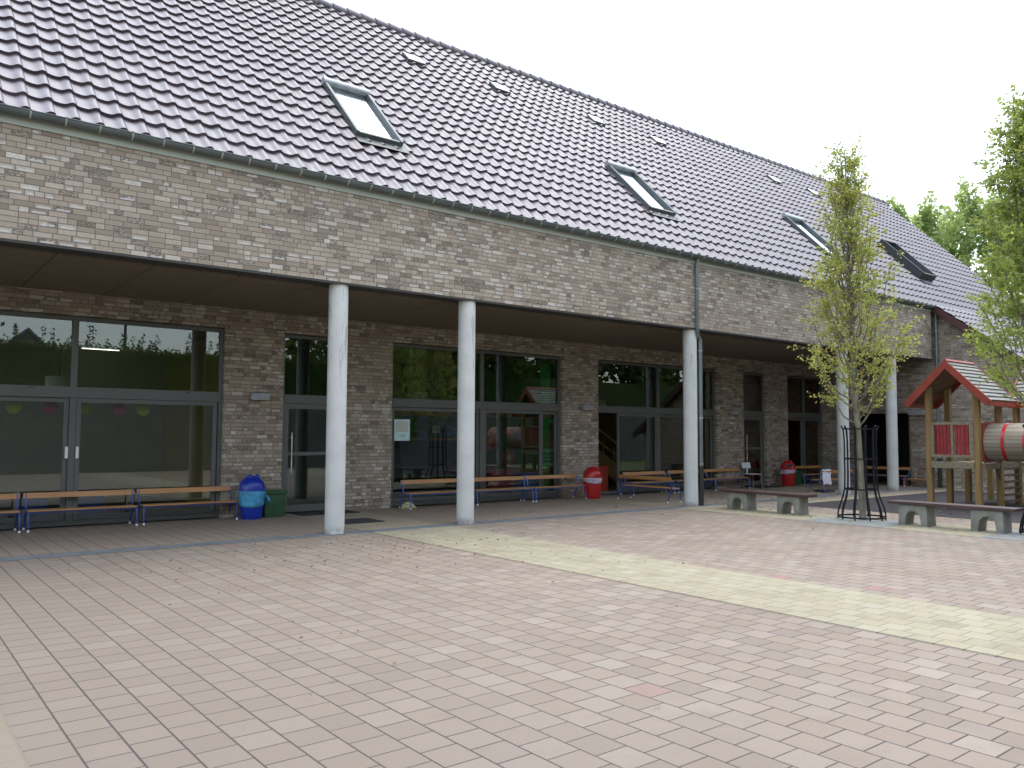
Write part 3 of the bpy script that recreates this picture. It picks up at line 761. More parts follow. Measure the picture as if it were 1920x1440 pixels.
def box_bin(loc, rot, lab, s=1.0):
    t = thing('box_bin', lab, 'bin', loc, rot, None)
    m = MB(); a, b, h = .20*s, .16*s, .40*s
    m.v += [(-a*.92,-b*.92,0),(a*.92,-b*.92,0),(a*.92,b*.92,0),(-a*.92,b*.92,0),(-a,-b,h),(a,-b,h),(a,b,h),(-a,b,h)]
    m.f += [(3,2,1,0),(4,5,6,7),(0,1,5,4),(1,2,6,5),(2,3,7,6),(3,0,4,7)]
    m.build('body', GREENPL, t, bevel=.012, smooth='auto')
    l = MB().box(-a-.02, -b-.02, h+.002, a+.02, b+.02, h+.075).build('lid', GREENPL, t, bevel=.012, smooth='auto')
    MB().box(-.06, -b+.02, h+.076, .06, -b+.07, h+.094).build('handle', GREENPL, l, bevel=.006)
box_bin((6.27, 15.42, 0), .04, 'dark green box bin with lid, between the blue bin and the glass door', 1.08)
box_bin((24.02, 15.45, 0), 0, 'dark green box bin with lid, behind the gaping red bin', 1.0)

# ------------------------------------------------------------------ school chair
t = thing('school_chair', 'white school chair with chrome legs under a wall lamp', 'chair', (21.42, 15.22, 0), -.12)
CH = mat('chrome', (.6,.6,.62), .2, .95); WSH = mat('white_shell', (.62,.66,.66), .45, var=.05)
MB().box(-.19, -.19, .425, .19, .19, .443).build('seat', WSH, t, bevel=.008)
b = MB(); b.v += [(-.18,.225,.60),(.18,.225,.60),(.18,.24,.60),(-.18,.24,.60),(-.18,.26,.775),(.18,.26,.775),(.18,.275,.775),(-.18,.275,.775)]
b.f += [(3,2,1,0),(4,5,6,7),(0,1,5,4),(1,2,6,5),(2,3,7,6),(3,0,4,7)]
b.build('backrest', WSH, t, bevel=.006)
MB().box(-.025, .20, .43, .025, .222, .63).build('back_support', WSH, t)
for sx in (-1, 1):
    MB().tube([(sx*.20,-.22,0), (sx*.18,-.17,.40), (sx*.17,-.12,.418), (sx*.17,.12,.418)], .0115, 8).build('leg', CH, t, smooth='auto')
    MB().tube([(sx*.20,.27,0), (sx*.175,.14,.41), (sx*.15,.18,.43)], .0115, 8).build('leg', IRON, t, smooth='auto')

# ------------------------------------------------------------------ concrete benches
def concrete_bench(yc, lab):
    t = thing('concrete_bench', lab, 'bench', (15.0, yc, 0), 0, 'brown plank benches on concrete feet')
    MB().box(-.20, -1.06, .372, .20, 1.06, .424).build('seat', BROWNPL, t, bevel=.006)
    for s in (-.62, .62):
        pts = [(-.26, 0), (-.25, .345), (-.235, .368), (.235, .368), (.25, .345), (.26, 0), (.145, 0)]
        for i in range(9):
            a = math.pi*i/8; pts.append((.130*math.cos(a), .135 + .130*math.sin(a)))
        pts.append((-.145, 0))
        MB().prism([(p+s, q) for p, q in pts], 0, -.17, .17).build('foot', CONB, t, bevel=.012, smooth='auto')
concrete_bench(10.32, 'brown plank bench on concrete feet, between the downpipe column and the guarded tree')
concrete_bench(6.55, 'brown plank bench on concrete feet, in front of the play tower')

# ------------------------------------------------------------------ trees
LEAF1 = leaf_mat('hornbeam_leaf', [(0, (.29,.34,.08)), (.3, (.37,.42,.11)), (.6, (.45,.48,.16)), (.86, (.53,.53,.20)), (.95, (.60,.49,.16)), (.985, (.52,.26,.09)), (1, (.36,.14,.05))], .55)
LEAF2 = leaf_mat('hornbeam_leaf_dark', [(0, (.20,.29,.07)), (.4, (.27,.36,.10)), (.75, (.35,.43,.13)), (.95, (.44,.47,.16)), (1, (.54,.45,.14))], .55)
LEAFP = leaf_mat('hazy_poplar_leaf', [(0, (.26,.36,.17)), (.5, (.33,.44,.22)), (1, (.42,.52,.27))], .6)  # pale greens: the haze of distance is put into the leaf colour
LEAFH = leaf_mat('hedge_leaf', [(0, (.020,.042,.012)), (.5, (.034,.062,.016)), (1, (.055,.088,.024))], .3)
def leaf_card(m, p, s, rnd, up=.4):
    d = Vector((rnd.gauss(0,1), rnd.gauss(0,1), rnd.gauss(0,.7))); d.normalize()
    n = Vector((rnd.gauss(0,.8), rnd.gauss(0,.8), rnd.gauss(up,.7)))
    side = d.cross(n)
    if side.length < 1e-4: side = d.orthogonal()
    side.normalize(); a = d*s; b = side*s*.36; nn = d.cross(side)*s*.12
    m.quad(tuple(p - a*.1), tuple(p + a*.45 + b + nn), tuple(p + a), tuple(p + a*.45 - b + nn))
def crown_r(z):
    K = [(1.6, .28), (2.1, .72), (2.8, 1.03), (3.6, .98), (4.6, .78), (5.5, .56), (6.4, .38), (7.2, .22), (7.9, .05)]
    for (a, ra), (b, rb) in zip(K, K[1:]):
        if a <= z <= b: return ra + (rb-ra)*(z-a)/(b-a)
    return .05
def hornbeam(loc, seed, leafm, lab, dens=1.0, sc=1.0, lean=(-.03, .0), wide=1.0):
    rnd = random.Random(seed); H = 7.3
    t = thing('hornbeam_tree', lab, 'tree', loc, 0, 'guarded courtyard trees')
    tr = MB(); tw = MB(); lf = MB()
    def tx(z): return Vector((lean[0]*z + .035*math.sin(z*1.1+seed), lean[1]*z + .03*math.cos(z*.9+seed), z))
    zs = [0, .06, .25, .9, 1.8, 2.6, 3.5, 4.5, 5.5, 6.5, H-.1]
    rs = [.082, .068, .062, .058, .055, .048, .040, .030, .022, .014, .005]
    tr.tube([tx(z) for z in zs], rs, 12)
    trunk = tr.build('trunk', BARK, t, smooth='auto')
    nb = 92
    for i in range(nb):
        z0 = 1.75 + (H-2.6)*(i/nb)**.95; az = i*2.399 + rnd.uniform(-.4,.4)
        rt = wide*crown_r(min(z0 + 1.4, 7.6))*rnd.uniform(.55, 1.08); ln = rnd.uniform(1.3, 2.2)*(1 - .45*i/nb)
        if i < 14: rt = wide*crown_r(z0+.7)*rnd.uniform(.75, 1.15); ln = rnd.uniform(1.0, 1.7)
        p0 = tx(z0); dirh = Vector((math.cos(az), math.sin(az), 0)); pts = []
        bend = rnd.uniform(.55, .9)
        for k in range(7):
            u = k/6; q = p0 + dirh*rt*(u**bend) + Vector((0, 0, ln*(u**1.15)))
            pts.append(q + Vector((rnd.gauss(0,.02), rnd.gauss(0,.02), 0))*(k > 0))
        r0 = .017*(1-.5*i/nb)
        tw.tube(pts, [r0*(1-.85*k/6) + .002 for k in range(7)], 5, caps=False)
        # twigs and their leaves
        ntw = int(rnd.uniform(8, 12)*dens*(1.05-.45*i/nb))
        for j in range(ntw):
            u = rnd.uniform(.22, 1.0); k = min(5, int(u*6)); fr = u*6-k; p = pts[k].lerp(pts[k+1], fr)
            td = (dirh*rnd.uniform(.1, 1.0) + Vector((rnd.gauss(0,.6), rnd.gauss(0,.6), rnd.uniform(.2, 1.0)))).normalized(); tl = rnd.uniform(.18, .5)
            pe = p + td*tl + Vector((0,0,-.04))
            tw.tube([p, p.lerp(pe,.5)+Vector((0,0,.02)), pe], [.005,.0035,.002], 3, caps=False)
            for q in range(int(rnd.uniform(15, 33)*dens)):
                v = rnd.uniform(.1, 1.05); pp = p.lerp(pe, v) + Vector((rnd.gauss(0,.035), rnd.gauss(0,.035), rnd.gauss(0,.03)))
                leaf_card(lf, pp, rnd.uniform(.035, .072)*sc, rnd)
    tw.build('branches', TWIG, trunk)
    lf.build('crown', leafm, t)
    return t
def tree_guard(loc, lab, proto=[]):
    if proto: return dup(proto[0], loc, 0, lab)
    t = thing('tree_guard', lab, 'tree guard', loc, 0, 'black bar guards around the trees'); proto.append(t)
    N = 10
    for i in range(N):
        a = 2*math.pi*(i+.35)/N; c, s = math.cos(a), math.sin(a)
        rr = [(.425, .0), (.425, .10), (.40, .22), (.33, .42), (.295, .58), (.285, .9), (.285, 1.5), (.30, 1.72), (.34, 1.80)]
        MB().tube([(c*r, s*r, z) for r, z in rr], .0165, 6).build('bar', IRON, t, smooth='auto')
    for (r, z, h) in ((.428, .045, .03), (.298, .575, .03), (.29, 1.16, .025), (.305, 1.74, .025)):
        m = MB(); n = 32; ps = []
        for i in range(n):
            a = 2*math.pi*i/n; ps.append((math.cos(a), math.sin(a)))
        for i in range(n):
            p, q = ps[i], ps[(i+1) % n]
            for ra, rb in ((r+.014, r+.014), (r+.004, r+.004)):
                m.quad((p[0]*ra, p[1]*ra, z-h/2), (q[0]*ra, q[1]*ra, z-h/2), (q[0]*rb, q[1]*rb, z+h/2), (p[0]*rb, p[1]*rb, z+h/2))
            m.quad((p[0]*(r+.004), p[1]*(r+.004), z+h/2), (p[0]*(r+.014), p[1]*(r+.014), z+h/2), (q[0]*(r+.014), q[1]*(r+.014), z+h/2), (q[0]*(r+.004), q[1]*(r+.004), z+h/2))
        m.build('ring', IRON, t)
    return t
hornbeam((15.10, 8.28, YZ), 21, LEAF1, 'slender young tree in a black guard between the two plank benches', .88, 1.0, (-.028, .012), .97)
tree_guard((15.22, 8.34, YZ), 'black iron guard around the tree between the plank benches')
hornbeam((15.35, 5.10, YZ), 34, LEAF2, 'denser young tree cut off by the right edge of the photo', 1.0, 1.12, (-.02, .05), 1.16)
tree_guard((15.30, 5.15, YZ), 'black iron guard cut off by the right edge of the photo')

def big_tree(name, loc, H, Rr, n, s, leafm, lab, cat, seed, group, shape='bushy'):
    rnd = random.Random(seed); t = thing(name, lab, cat, loc, 0, group)
    MB().tube([(0,0,0), (.1,0,H*.4), (0,.1,H*.9)], [.02*H, .012*H, .003*H], 8).build('trunk', BARK, t)
    m = MB(); cl = []; feather = shape == 'feathery'
    for i in range(int((60 if feather else 26) + H)):
        z = H*rnd.uniform(.18, .97); k = (1-((z/H-.42)/.6)**2); k = max(.12, k); a = rnd.uniform(0, 6.28); q = Rr*k*rnd.uniform(.25, 1)
        cl.append((Vector((math.cos(a)*q, math.sin(a)*q, z)), Rr*(rnd.uniform(.10, .24) if feather else rnd.uniform(.22, .42))*(.5+.5*k)))
    for i in range(int(H*(1.6 if feather else .9))):         # upright sprays give an uneven outline
        a = rnd.uniform(0, 6.28); q = Rr*rnd.uniform(.0, .95); z = H*(1-.24*(q/Rr)**1.5) + rnd.uniform(-.09, .05)*H
        cl.append((Vector((math.cos(a)*q, math.sin(a)*q, z)), Rr*.13))
    el = 2.6 if feather else 1.35
    for i in range(n):
        c, r = rnd.choice(cl); d = Vector((rnd.gauss(0,1), rnd.gauss(0,1), rnd.gauss(0,1.25))); d = d.normalized()*r*rnd.random()**.45
        leaf_card(m, c + Vector((d.x + .12*d.z, d.y, d.z*el)), s*rnd.uniform(.6, 1.3), rnd, .2)
    m.build('crown', leafm, t)
    return t
# woods beyond the far gable
for i, (ang, dist, h, lab) in enumerate(((28.2, 62, 17.1, 'tip of a poplar just showing above the ridge end of the roof'), (26.5, 60, 16.8, 'poplar rising directly beyond the roof slope, leftmost full crown'), (24.4, 62, 17.2, 'tallest poplar beyond the roof, with ragged pointed top'), (22.3, 59, 16.6, 'poplar between the tallest one and the dense young tree'), (20.0, 61, 17.0, 'poplar seen through the dense young tree at the right edge'), (17.6, 58, 16.5, 'poplar at the far right behind the dense young tree'))):
    big_tree('poplar_tree', (dist*math.cos(R(ang)), dist*math.sin(R(ang)), -.02), h, 3.2, 8000, .27, LEAFP, lab, 'tree', 50+i, 'poplars beyond the roof', 'feathery')

# ------------------------------------------------------------------ play tower
PT = thing('play_tower', 'wooden play tower with red gabled roofs and a barrel tunnel', 'play tower', (20.2, 8.0, YZ))
ox, oy = 20.2, 8.0
def pm(): return MB()
def off(m): m.v = [(x-ox, y-oy, z) for (x, y, z) in m.v]; return m
def post(x, y, h, r=.062):
    off(MB().box(x-r, y-r, 0, x+r, y+r, h)).build('post', POSTW, PT, bevel=.012)
for (x, y, h) in ((19.27, 8.88, 2.75), (19.27, 7.84, 2.75), (20.24, 8.88, 2.75), (20.24, 7.78, 2.55), (21.24, 8.88, 1.95), (21.26, 7.78, 2.55), (22.55, 8.9, 1.95), (22.45, 7.7, 2.5), (21.26, 6.1, 2.5), (22.45, 6.1, 2.5), (19.25, 5.45, 2.2), (20.2, 5.45, 2.2)):
    post(x, y, h)
pl = MB().box(19.22, 7.86, .93, 21.20, 8.86, 1.0).box(21.3, 6.15, .93, 22.42, 8.86, 1.0)
off(pl).build('platform', GREYW, PT)
bm_ = MB().box(19.18, 7.905, .885, 19.225, 8.815, 1.035).box(19.335, 7.735, .885, 20.175, 7.775, 1.01).box(20.305, 7.735, .89, 21.195, 7.775, 1.04)
off(bm_).build('beam', GREYW, PT, bevel=.006)
# railing panel facing the courtyard: frame with red slats
fr = MB().box(19.20, 7.905, 1.865, 19.26, 8.815, 1.925).box(19.20, 7.905, 1.13, 19.26, 8.815, 1.19).box(19.205, 8.33, 1.195, 19.255, 8.385, 1.86).box(19.205, 8.76, 1.195, 19.255, 8.815, 1.86).box(19.205, 7.905, 1.195, 19.255, 7.99, 1.86)
rl = off(fr).build('railing', GREYW, PT, bevel=.004)
sl = MB()
for (a, b) in ((8.0, 8.32), (8.395, 8.75)):
    y = a + .012
    while y + .05 < b: sl.box(19.215, y, 1.165, 19.245, y+.055, 1.85 + .01*math.sin(y*90)); y += .077
off(sl).build('red_slats', REDS, rl)
# side and back railings
r2 = MB().box(19.36, 8.85, 1.80, 20.15, 8.90, 1.88).box(19.36, 8.85, 1.12, 20.15, 8.90, 1.19).box(20.32, 8.86, 1.80, 21.15, 8.91, 1.88)
y = 19.40
while y < 20.1: r2.box(y, 8.86, 1.19, y+.055, 8.89, 1.80); y += .10
off(r2).build('railing', REDS, PT)
def gable_roof(xa, xb, yl, yr, yc, ze, zr, along='x'):
    """boarded gable roof: ridge along x from xa to xb, eaves at yl / yr"""
    def T(m):
        if along == 'x': return off(m)
        # ridge along y: swap axes about the given centre
        m.v = [(y_, x_, z_) for (x_, y_, z_) in m.v]; m.f = [tuple(reversed(f)) for f in m.f]; return off(m)
    n = 10; base = MB(); sl_ = MB()
    th = .03
    for ye in (yl, yr):
        base.quad((xa, ye, ze), (xb, ye, ze), (xb, yc, zr), (xa, yc, zr))
        dy, dz = (yc-ye), (zr-ze); L = math.hypot(dy, dz); ny, nz = -dz/L*(1 if ye < yc else -1)*1.0, abs(dy)/L
        for k in range(n):
            u0, u1 = k/n + .012, (k+1)/n + .0
            p = [(ye+dy*u0 + ny*.045, ze+dz*u0 + nz*.045), (ye+dy*u1 + ny*.024, ze+dz*u1 + nz*.024), (ye+dy*u1 + ny*.006, ze+dz*u1 + nz*.006), (ye+dy*u0 + ny*.020, ze+dz*u0 + nz*.020)]
            sl_.prism(p, 0, xa+.012, xb-.012)
    r = T(base).build('roof', DARKW, PT)
    T(sl_).build('roof_boards', ROOFB, r)
    bb = MB(); h = .155
    for xe in (xa-.03, xb-.002):
        for ye in (yl, yr):
            s = 1 if ye < yc else -1
            bb.prism([(ye-.05*s, ze+.015), (yc, zr+.06), (yc, zr+.06-h*1.28), (ye+.06*s, ze-.10)], 0, xe, xe+.032)
    for ye in (yl, yr):
        s = 1 if ye < yc else -1
        bb.box(xa+.003, min(ye, ye+.03*s)-.0, ze-.095, xb-.003, max(ye, ye+.03*s), ze+.012)
    bb.prism([(yc-.05, zr+.035), (yc, zr+.085), (yc+.05, zr+.035), (yc, zr+.03)], 0, xa+.003, xb-.003)
    T(bb).build('barge_boards', REDW, r)
ROOFB = wood_mat('silvered_roof_board', (.18,.18,.155), (.31,.315,.28), (2, 14, 14), .8)
gable_roof(19.0, 20.42, 7.47, 9.27, 8.37, 2.36, 3.26)
gable_roof(5.85, 7.80, 20.92, 22.78, 21.85, 2.36, 3.26, 'y')
# barrel tunnel
bt = MB(); n = 36; r0, r1 = .415, .385; xc, zc = 19.72, 1.475; ya, yb_ = 5.5, 7.74
ro = [(xc + r0*math.cos(2*math.pi*i/n), zc + r0*math.sin(2*math.pi*i/n)) for i in range(n)]
ri = [(xc + r1*math.cos(2*math.pi*i/n), zc + r1*math.sin(2*math.pi*i/n)) for i in range(n)]
def ringtube(m, o_, i_, a, b):
    k = len(m.v); N = len(o_)
    for ring, y in ((o_, a), (o_, b), (i_, a), (i_, b)): m.v += [(p, y, q) for p, q in ring]
    for i in range(N):
        j = (i+1) % N
        m.f += [(k+i, k+j, k+N+j, k+N+i)[::-1], (k+2*N+i, k+2*N+j, k+3*N+j, k+3*N+i), (k+i, k+j, k+2*N+j, k+2*N+i), (k+N+i, k+N+j, k+3*N+j, k+3*N+i)]
ringtube(bt, ro, ri, ya, yb_)
bo = off(bt).build('barrel_tunnel', slat_wood('barrel_staves', [(0, (.30,.255,.19)), (.5, (.38,.33,.255)), (1, (.45,.40,.32))], 2, .085), PT)
for y in (7.36, 6.93, 6.4, 5.8):
    q = MB(); e = [(xc + .424*math.cos(2*math.pi*i/n), zc + .424*math.sin(2*math.pi*i/n)) for i in range(n)]; d = [(xc + .4165*math.cos(2*math.pi*i/n), zc + .4165*math.sin(2*math.pi*i/n)) for i in range(n)]
    ringtube(q, e, d, y-.035, y+.035); off(q).build('hoop', mat('red_hoop_paint', (.52,.02,.03), .35, coat=.4), bo, smooth='auto')
rp = MB(); pts = [(19.335, 1.02), (20.175, 1.02), (20.175, 1.93), (19.335, 1.93)]
# red end panel with a round hole
N = 36; outer = []
for i in range(N):
    a = 2*math.pi*i/N - math.pi*.75; c, s = math.cos(a), math.sin(a); k = 1/max(abs(c)/.42, abs(s)/.455)
    outer.append((19.755 + c*k, 1.475 + s*k))
inner_ = [(19.72 + .385*math.cos(2*math.pi*i/N - math.pi*.75), 1.475 + .385*math.sin(2*math.pi*i/N - math.pi*.75)) for i in range(N)]
ringtube(rp, outer, inner_, 7.745, 7.785)
off(rp).build('end_panel', REDW, PT)
# ladder steps between two posts
ld = MB()
for i in range(6): z = .12 + i*.145; ld.box(20.305, 7.66 + i*.012, z, 21.195, 7.76 + i*.012, z+.04)
off(ld).build('ladder', DARKW, PT, bevel=.004)
br = MB(); br.tube([(20.22, 7.76, .60), (19.98, 7.76, .88)], .022, 4)
off(br).build('brace', DARKW, PT)

# ------------------------------------------------------------------ things behind the glass
def tagm(o, lab, cat, group=None): return tag(o, lab, cat, group)
t = thing('pendant_lamp', 'white drum pendant lamp inside the left classroom window', 'lamp', (3.0, 18.2, 0))
MB().lathe([(.24, 2.42), (.24, 2.70), (.225, 2.70), (.225, 2.42)], 28).build('shade', mat('white_shade', (.75,.78,.72), .6), t, smooth='auto')
MB().tube([(0,0,2.69), (0,0,3.74)], .008, 6).build('cord', BLACKPL, t)
t2_ = dup(t, (11.45, 18.4, 0), 0, 'white drum pendant lamp inside the green classroom window')
t3_ = dup(t, (18.2, 18.6, 0), 0, 'white drum pendant lamp inside the staircase window')
for i, (px_, col, cn) in enumerate(((1.98, 'y', 'yellow'), (2.52, 'p', 'pink'), (3.05, 'y', 'yellow'), (3.62, 'p', 'pink'), (4.03, 'y', 'yellow'))):
    m_ = mat(cn + '_paper', (.62,.60,.04) if col == 'y' else (.60,.14,.26), .8)
    d = MB().lathe([(.115, 0), (.115, .006)], 24); d.v = [(x, z, y) for x, y, z in d.v]
    o = d.build('paper_disc', m_, None, loc=(px_, 16.02, 2.03))
    tag(o, ['first yellow paper disc from the left, hung inside the glass', 'left pink paper disc hung inside the glass', 'yellow paper disc just right of the mullion', 'right pink paper disc hung inside the glass', 'rightmost yellow paper disc hung inside the glass'][i], 'paper disc', 'paper discs in the left window')
def toy_box(loc, s, m_, lab, name='storage_box', cat='box'):
    o = MB().box(-s[0]/2, -s[1]/2, 0, s[0]/2, s[1]/2, s[2]).build(name, m_, None, bevel=.015, loc=loc)
    rim = MB().box(-s[0]/2-.012, -s[1]/2-.012, s[2]-.05, s[0]/2+.012, s[1]/2+.012, s[2]-.006).build('rim', m_, o, bevel=.006)
    tag(o, lab, cat)
BBX = mat('blue_box_plastic', (.05,.15,.50), .4); 
toy_box((3.15, 16.25, .02), (.55,.4,.56), BBX, 'blue storage box behind the glass under the window handles')
toy_box((2.35, 16.3, .02), (.4,.4,.5), BBX, 'smaller blue storage box left of the mullion behind the glass')
toy_box((13.3, 16.25, .02), (.5,.4,.62), mat('bright_blue_tub', (.02,.2,.6), .4), 'bright blue tub behind the glass of the green classroom')
toy_box((15.9, 16.9, .02), (1.3,.7,.72), mat('red_foam', (.5,.06,.03), .6), 'red foam block inside the open sliding door', 'foam_block', 'block')
toy_box((12.75, 16.7, .02), (.9,.6,.70), mat('red_cushion', (.5,.03,.03), .7), 'red cushion seat inside the green classroom', 'cushion_seat', 'seat')
toy_box((1.55, 16.25, .02), (.45,.4,.62), mat('red_toy', (.55,.04,.03), .5), 'red toy box at the left edge behind the glass')
toy_box((1.6, 16.02, .5), (.7,.06,.09), mat('lime_rail', (.2,.5,.06), .5), 'lime green strip in front of the red toy box', 'toy_strip', 'toy')
# poster on the glass: a pale blue sheet with a plain picture and two lines of small print
ps = MB().box(-.20, 0, -.235, .20, .003, .235).build('poster', mat('poster_paper', (.46,.62,.62), .7), None, loc=(9.36, 15.762, 1.69)); tag(ps, 'pale blue paper notice stuck inside the green classroom window', 'poster')
MB().box(-.15, -.002, -.04, .15, -.0005, .19).build('picture', mat('poster_picture', (.50,.58,.55), .8, col2=(.52,.50,.38), scale=9), ps)
tx_ = MB().box(-.12, -.002, -.112, .12, -.0005, -.102).box(-.07, -.002, -.145, .07, -.0005, -.135); tx_.build('print_lines', mat('print_grey', (.15,.2,.2), .8), ps)
# frieze and pictures in the green room
fz = MB().box(9.15, 16.40, 2.03, 13.4, 16.43, 2.20).build('frieze', mat('yellow_frieze', (.55,.36,.03), .8), None); tag(fz, 'yellow paper frieze strung across the green classroom', 'frieze')
ht = MB()
for i in range(7):
    xx = 9.4 + i*.6; ht.prism([(xx, 2.05), (xx+.07, 2.13), (xx+.035, 2.17), (xx, 2.14), (xx-.035, 2.17), (xx-.07, 2.13)], 1, 16.392, 16.397)
ht.build('hearts', mat('heart_red', (.5,.03,.03), .8), fz)
rnd = random.Random(77)
for i in range(9):
    c = random.Random(i).choice([(.5,.45,.4), (.10,.12,.35), (.4,.1,.06), (.55,.55,.5), (.3,.16,.08)])
    xx = 9.75 + i*.42 + rnd.uniform(-.06,.06); zz = 1.68 + rnd.uniform(-.14,.14); a = rnd.uniform(.09,.15)
    o = MB().box(-a, -.004, -a*.8, a, .004, a*.8).build('wall_picture', mat('picture_paper', c, .8, var=.4, scale=12), None, loc=(xx, 16.3, zz), rotz=0)
    MB().box(-a*.7, -.006, -a*.5, a*.7, -.0045, a*.5).build('picture_print', mat('picture_print', tuple(q*.5 for q in c), .8, var=.6, scale=16), o)
    tag(o, 'paper picture hanging in the green classroom', 'picture', 'pictures in the green classroom')
scr = MB().box(9.2, 17.03, .6, 12.2, 17.06, 1.45).build('coat_screen', mat('navy_felt', (.02,.03,.07), .9), None); tag(scr, 'dark blue hanging coats screen in the green classroom', 'screen')
MB().box(9.2, 17.00, 1.452, 12.2, 17.06, 1.50).build('rail', ORANGE, scr)
for (xx, zz, r_, lab) in ((12.35, 1.45, .24, 'upper red paper flower inside the green classroom window'), (12.95, 1.02, .21, 'lower red paper flower, beside the sliding sash stile of the green classroom')):
    n_ = 40; d = MB(); pr = [(r_*(1+.16*math.cos(7*2*math.pi*k/n_))*math.cos(2*math.pi*k/n_), r_*(1+.16*math.cos(7*2*math.pi*k/n_))*math.sin(2*math.pi*k/n_)) for k in range(n_)]
    o = d.prism(pr, 1, -.004, .004).build('paper_flower', mat('red_paper', (.36,.03,.04), .8, var=.3, scale=10), None, loc=(xx, 16.5, zz)); tag(o, lab, 'paper flower')
    MB().prism([(p*.35, q*.35) for p, q in pr], 1, -.010, -.005).build('flower_heart', mat('yellow_paper_heart', (.5,.4,.05), .8), o)
# yellow toy ladder chair
t = thing('small_chair', 'small yellow wooden chair in the green classroom', 'chair', (12.05, 16.5, 0.02), .4)
YP = mat('yellow_paint', (.6,.42,.06), .5)
MB().box(-.15,-.15,.30,.15,.15,.325).build('seat', YP, t, bevel=.005); MB().box(-.14,.135,.45,.14,.15,.72).build('backrest', YP, t, bevel=.005)
for a in (-.135,.135):
    for b_ in (-.135,.14): MB().box(a-.014,b_-.014,0,a+.014,b_+.014,.299 if b_ < 0 else .6).build('leg', YP, t)
# green door post and door leaf in the right of the green room
gp = MB().box(13.55, 15.95, .02, 13.85, 16.02, 3.4).build('green_panel', GREENW, None); tag(gp, 'narrow green panel at the right end of the green classroom window', 'panel')
# staircase
t = thing('staircase', 'wooden staircase with yellow handrails behind the staircase window', 'staircase', (15.2, 18.4, 0.02))
YR_ = mat('yellow_rail', (.62,.45,.06), .5)
MB().tube([(0,0,3.35), (4.2,0,.95)], .03, 6).build('handrail', YR_, t); MB().tube([(0,.9,3.5), (4.4,.9,.95)], .03, 6).build('handrail', YR_, t)
sg = MB(); sg.prism([(0, 2.45), (0, 2.75), (4.2, .3), (4.0, 0), (3.7, 0)], 1, -.03, .03); sg.build('stringer', mat('brown_stringer', (.3,.16,.06), .6), t)
s_ = MB()
for i in range(11): s_.box(.2 + i*.34, .03, 2.35 - i*.20, .5 + i*.34, .9, 2.39 - i*.20)
s_.build('treads', DARKW, t)
bal = MB()
for i in range(9): x_ = .3 + i*.45; bal.tube([(x_, 0, 2.5 - x_*.58), (x_, 0, 3.18 - x_*.575)], .014, 5)
bal.build('balusters', YR_, t)
# cream door in the red room
o = MB().box(24.35, 19.0, .02, 25.05, 19.05, 2.1).build('cream_door', mat('cream', (.55,.46,.2), .6), None); tag(o, 'cream door leaf in the red room behind the far window', 'door')
MB().box(24.95, 18.96, 1.0, 25.0, 18.999, 1.04).build('handle', STEEL, o)
# lit tubes
LIT = bpy.data.materials.new('lit_tube'); LIT.use_nodes = True
LIT.node_tree.nodes['Principled BSDF'].inputs['Emission Color'].default_value = (1, .97, .88, 1); LIT.node_tree.nodes['Principled BSDF'].inputs['Emission Strength'].default_value = 2.2
for (xx, yy, lab) in ((4.3, 21.0, 'lit tube lamp on the ceiling of the left classroom'), (10.1, 18.3, 'lit tube lamp on the ceiling of the green classroom')):
    t = thing('tube_lamp', lab, 'lamp', (xx, yy, 3.55)); MB().tube([(-.4,0,0), (.4,0,0)], .009, 8).build('tube', LIT, t); MB().box(-.42,-.03,.03,.42,.03,.19).build('housing', WHITE, t)

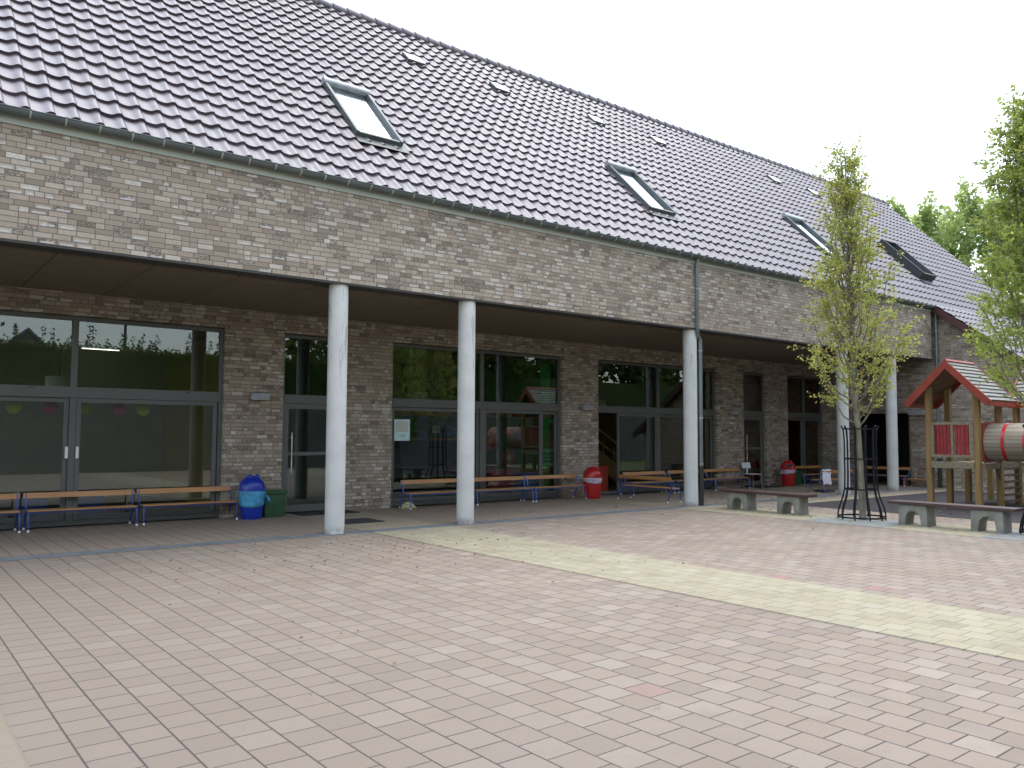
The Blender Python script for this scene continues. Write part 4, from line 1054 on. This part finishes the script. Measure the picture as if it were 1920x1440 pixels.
# ------------------------------------------------------------------ across the courtyard (seen mirrored in the windows)
gwall = MB().box(-30, -4.95, 0, 60, -4.65, 2.85).build('yard_wall', mat('grey_block', (.085,.09,.088), .85, var=.12, scale=2.5, bump=.004), None)
tag(gwall, 'long grey block wall across the courtyard, mirrored in the windows', 'wall')
def hedge():
    m = MB(); rnd = random.Random(5); m.box(-30, -6.6, 0, 60, -5.2, 4.9); 
    n = 26000
    for i in range(n):
        x = rnd.uniform(-14, 30)
        if rnd.random() < .45: p = Vector((x, rnd.gauss(-5.15, .1), rnd.uniform(2.6, 5.1)))
        else: p = Vector((x, rnd.uniform(-6.6, -5.1), 4.9 + abs(rnd.gauss(0, .14))))
        leaf_card(m, p, rnd.uniform(.09, .17), rnd)
    for k in range(150):                                     # upright shoots
        x = rnd.uniform(-14, 30); y = rnd.uniform(-6.3, -5.2); h = rnd.uniform(.3, 1.15)
        for j in range(int(h*52)):
            u = rnd.random(); leaf_card(m, Vector((x + rnd.gauss(0, .10*(1.2-u)) + .1*u, y + rnd.gauss(0,.09), 4.9 + h*u)), rnd.uniform(.07, .14), rnd)
    o = m.build('hedge', LEAFH, None); tag(o, 'tall clipped hedge with loose shoots, mirrored in the windows', 'hedge')
hedge()
for i, (x, y, h) in enumerate(((21, -8.5, 11), (26, -9.5, 12), (31, -8, 12), (36, -10, 13), (42, -9, 13), (49, -10, 14))):
    big_tree('yard_tree', (x, y, -.02), h, 3.9, 5200, .55, LEAFH, 'dark bushy tree across the courtyard, mirrored in the right windows', 'tree', 80+i, 'trees across the courtyard')
big_tree('yard_tree', (3.3, -8.0, -.02), 7.6, 1.5, 2600, .22, LEAFH, 'dark bushy tree across the courtyard, mirrored at the left edge', 'tree', 99, None)
hs_ = thing('house', 'gabled house beyond the hedge, mirrored in the left window', 'house', (11.7, -60, 0))
MB().prism([(-4, 0), (4, 0), (4, 7.0), (0, 10.9), (-4, 7.0)], 1, -4, 4).build('wall', mat('house_render', (.22,.21,.22), .8), hs_)
MB().prism([(-4.5, 6.6), (0, 11.0), (4.5, 6.6), (4.5, 6.9), (0, 11.35), (-4.5, 6.9)], 1, -4.3, 4.3).build('roof', mat('house_slate', (.10,.10,.12), .6), hs_)
ms = thing('mast', 'thin dark mast beyond the hedge, mirrored in the left window', 'mast', (8.9, -7.2, 0))
MB().tube([(0,0,0), (0,0,5.4), (0,0,8.5)], [.07,.06,.04], 10).build('pole', IRON, ms, smooth='auto')
MB().box(-.09,-.12,4.6,.09,-.06,5.1).build('junction_box', LAMPG, ms)
print('OBJECTS', len(bpy.data.objects))
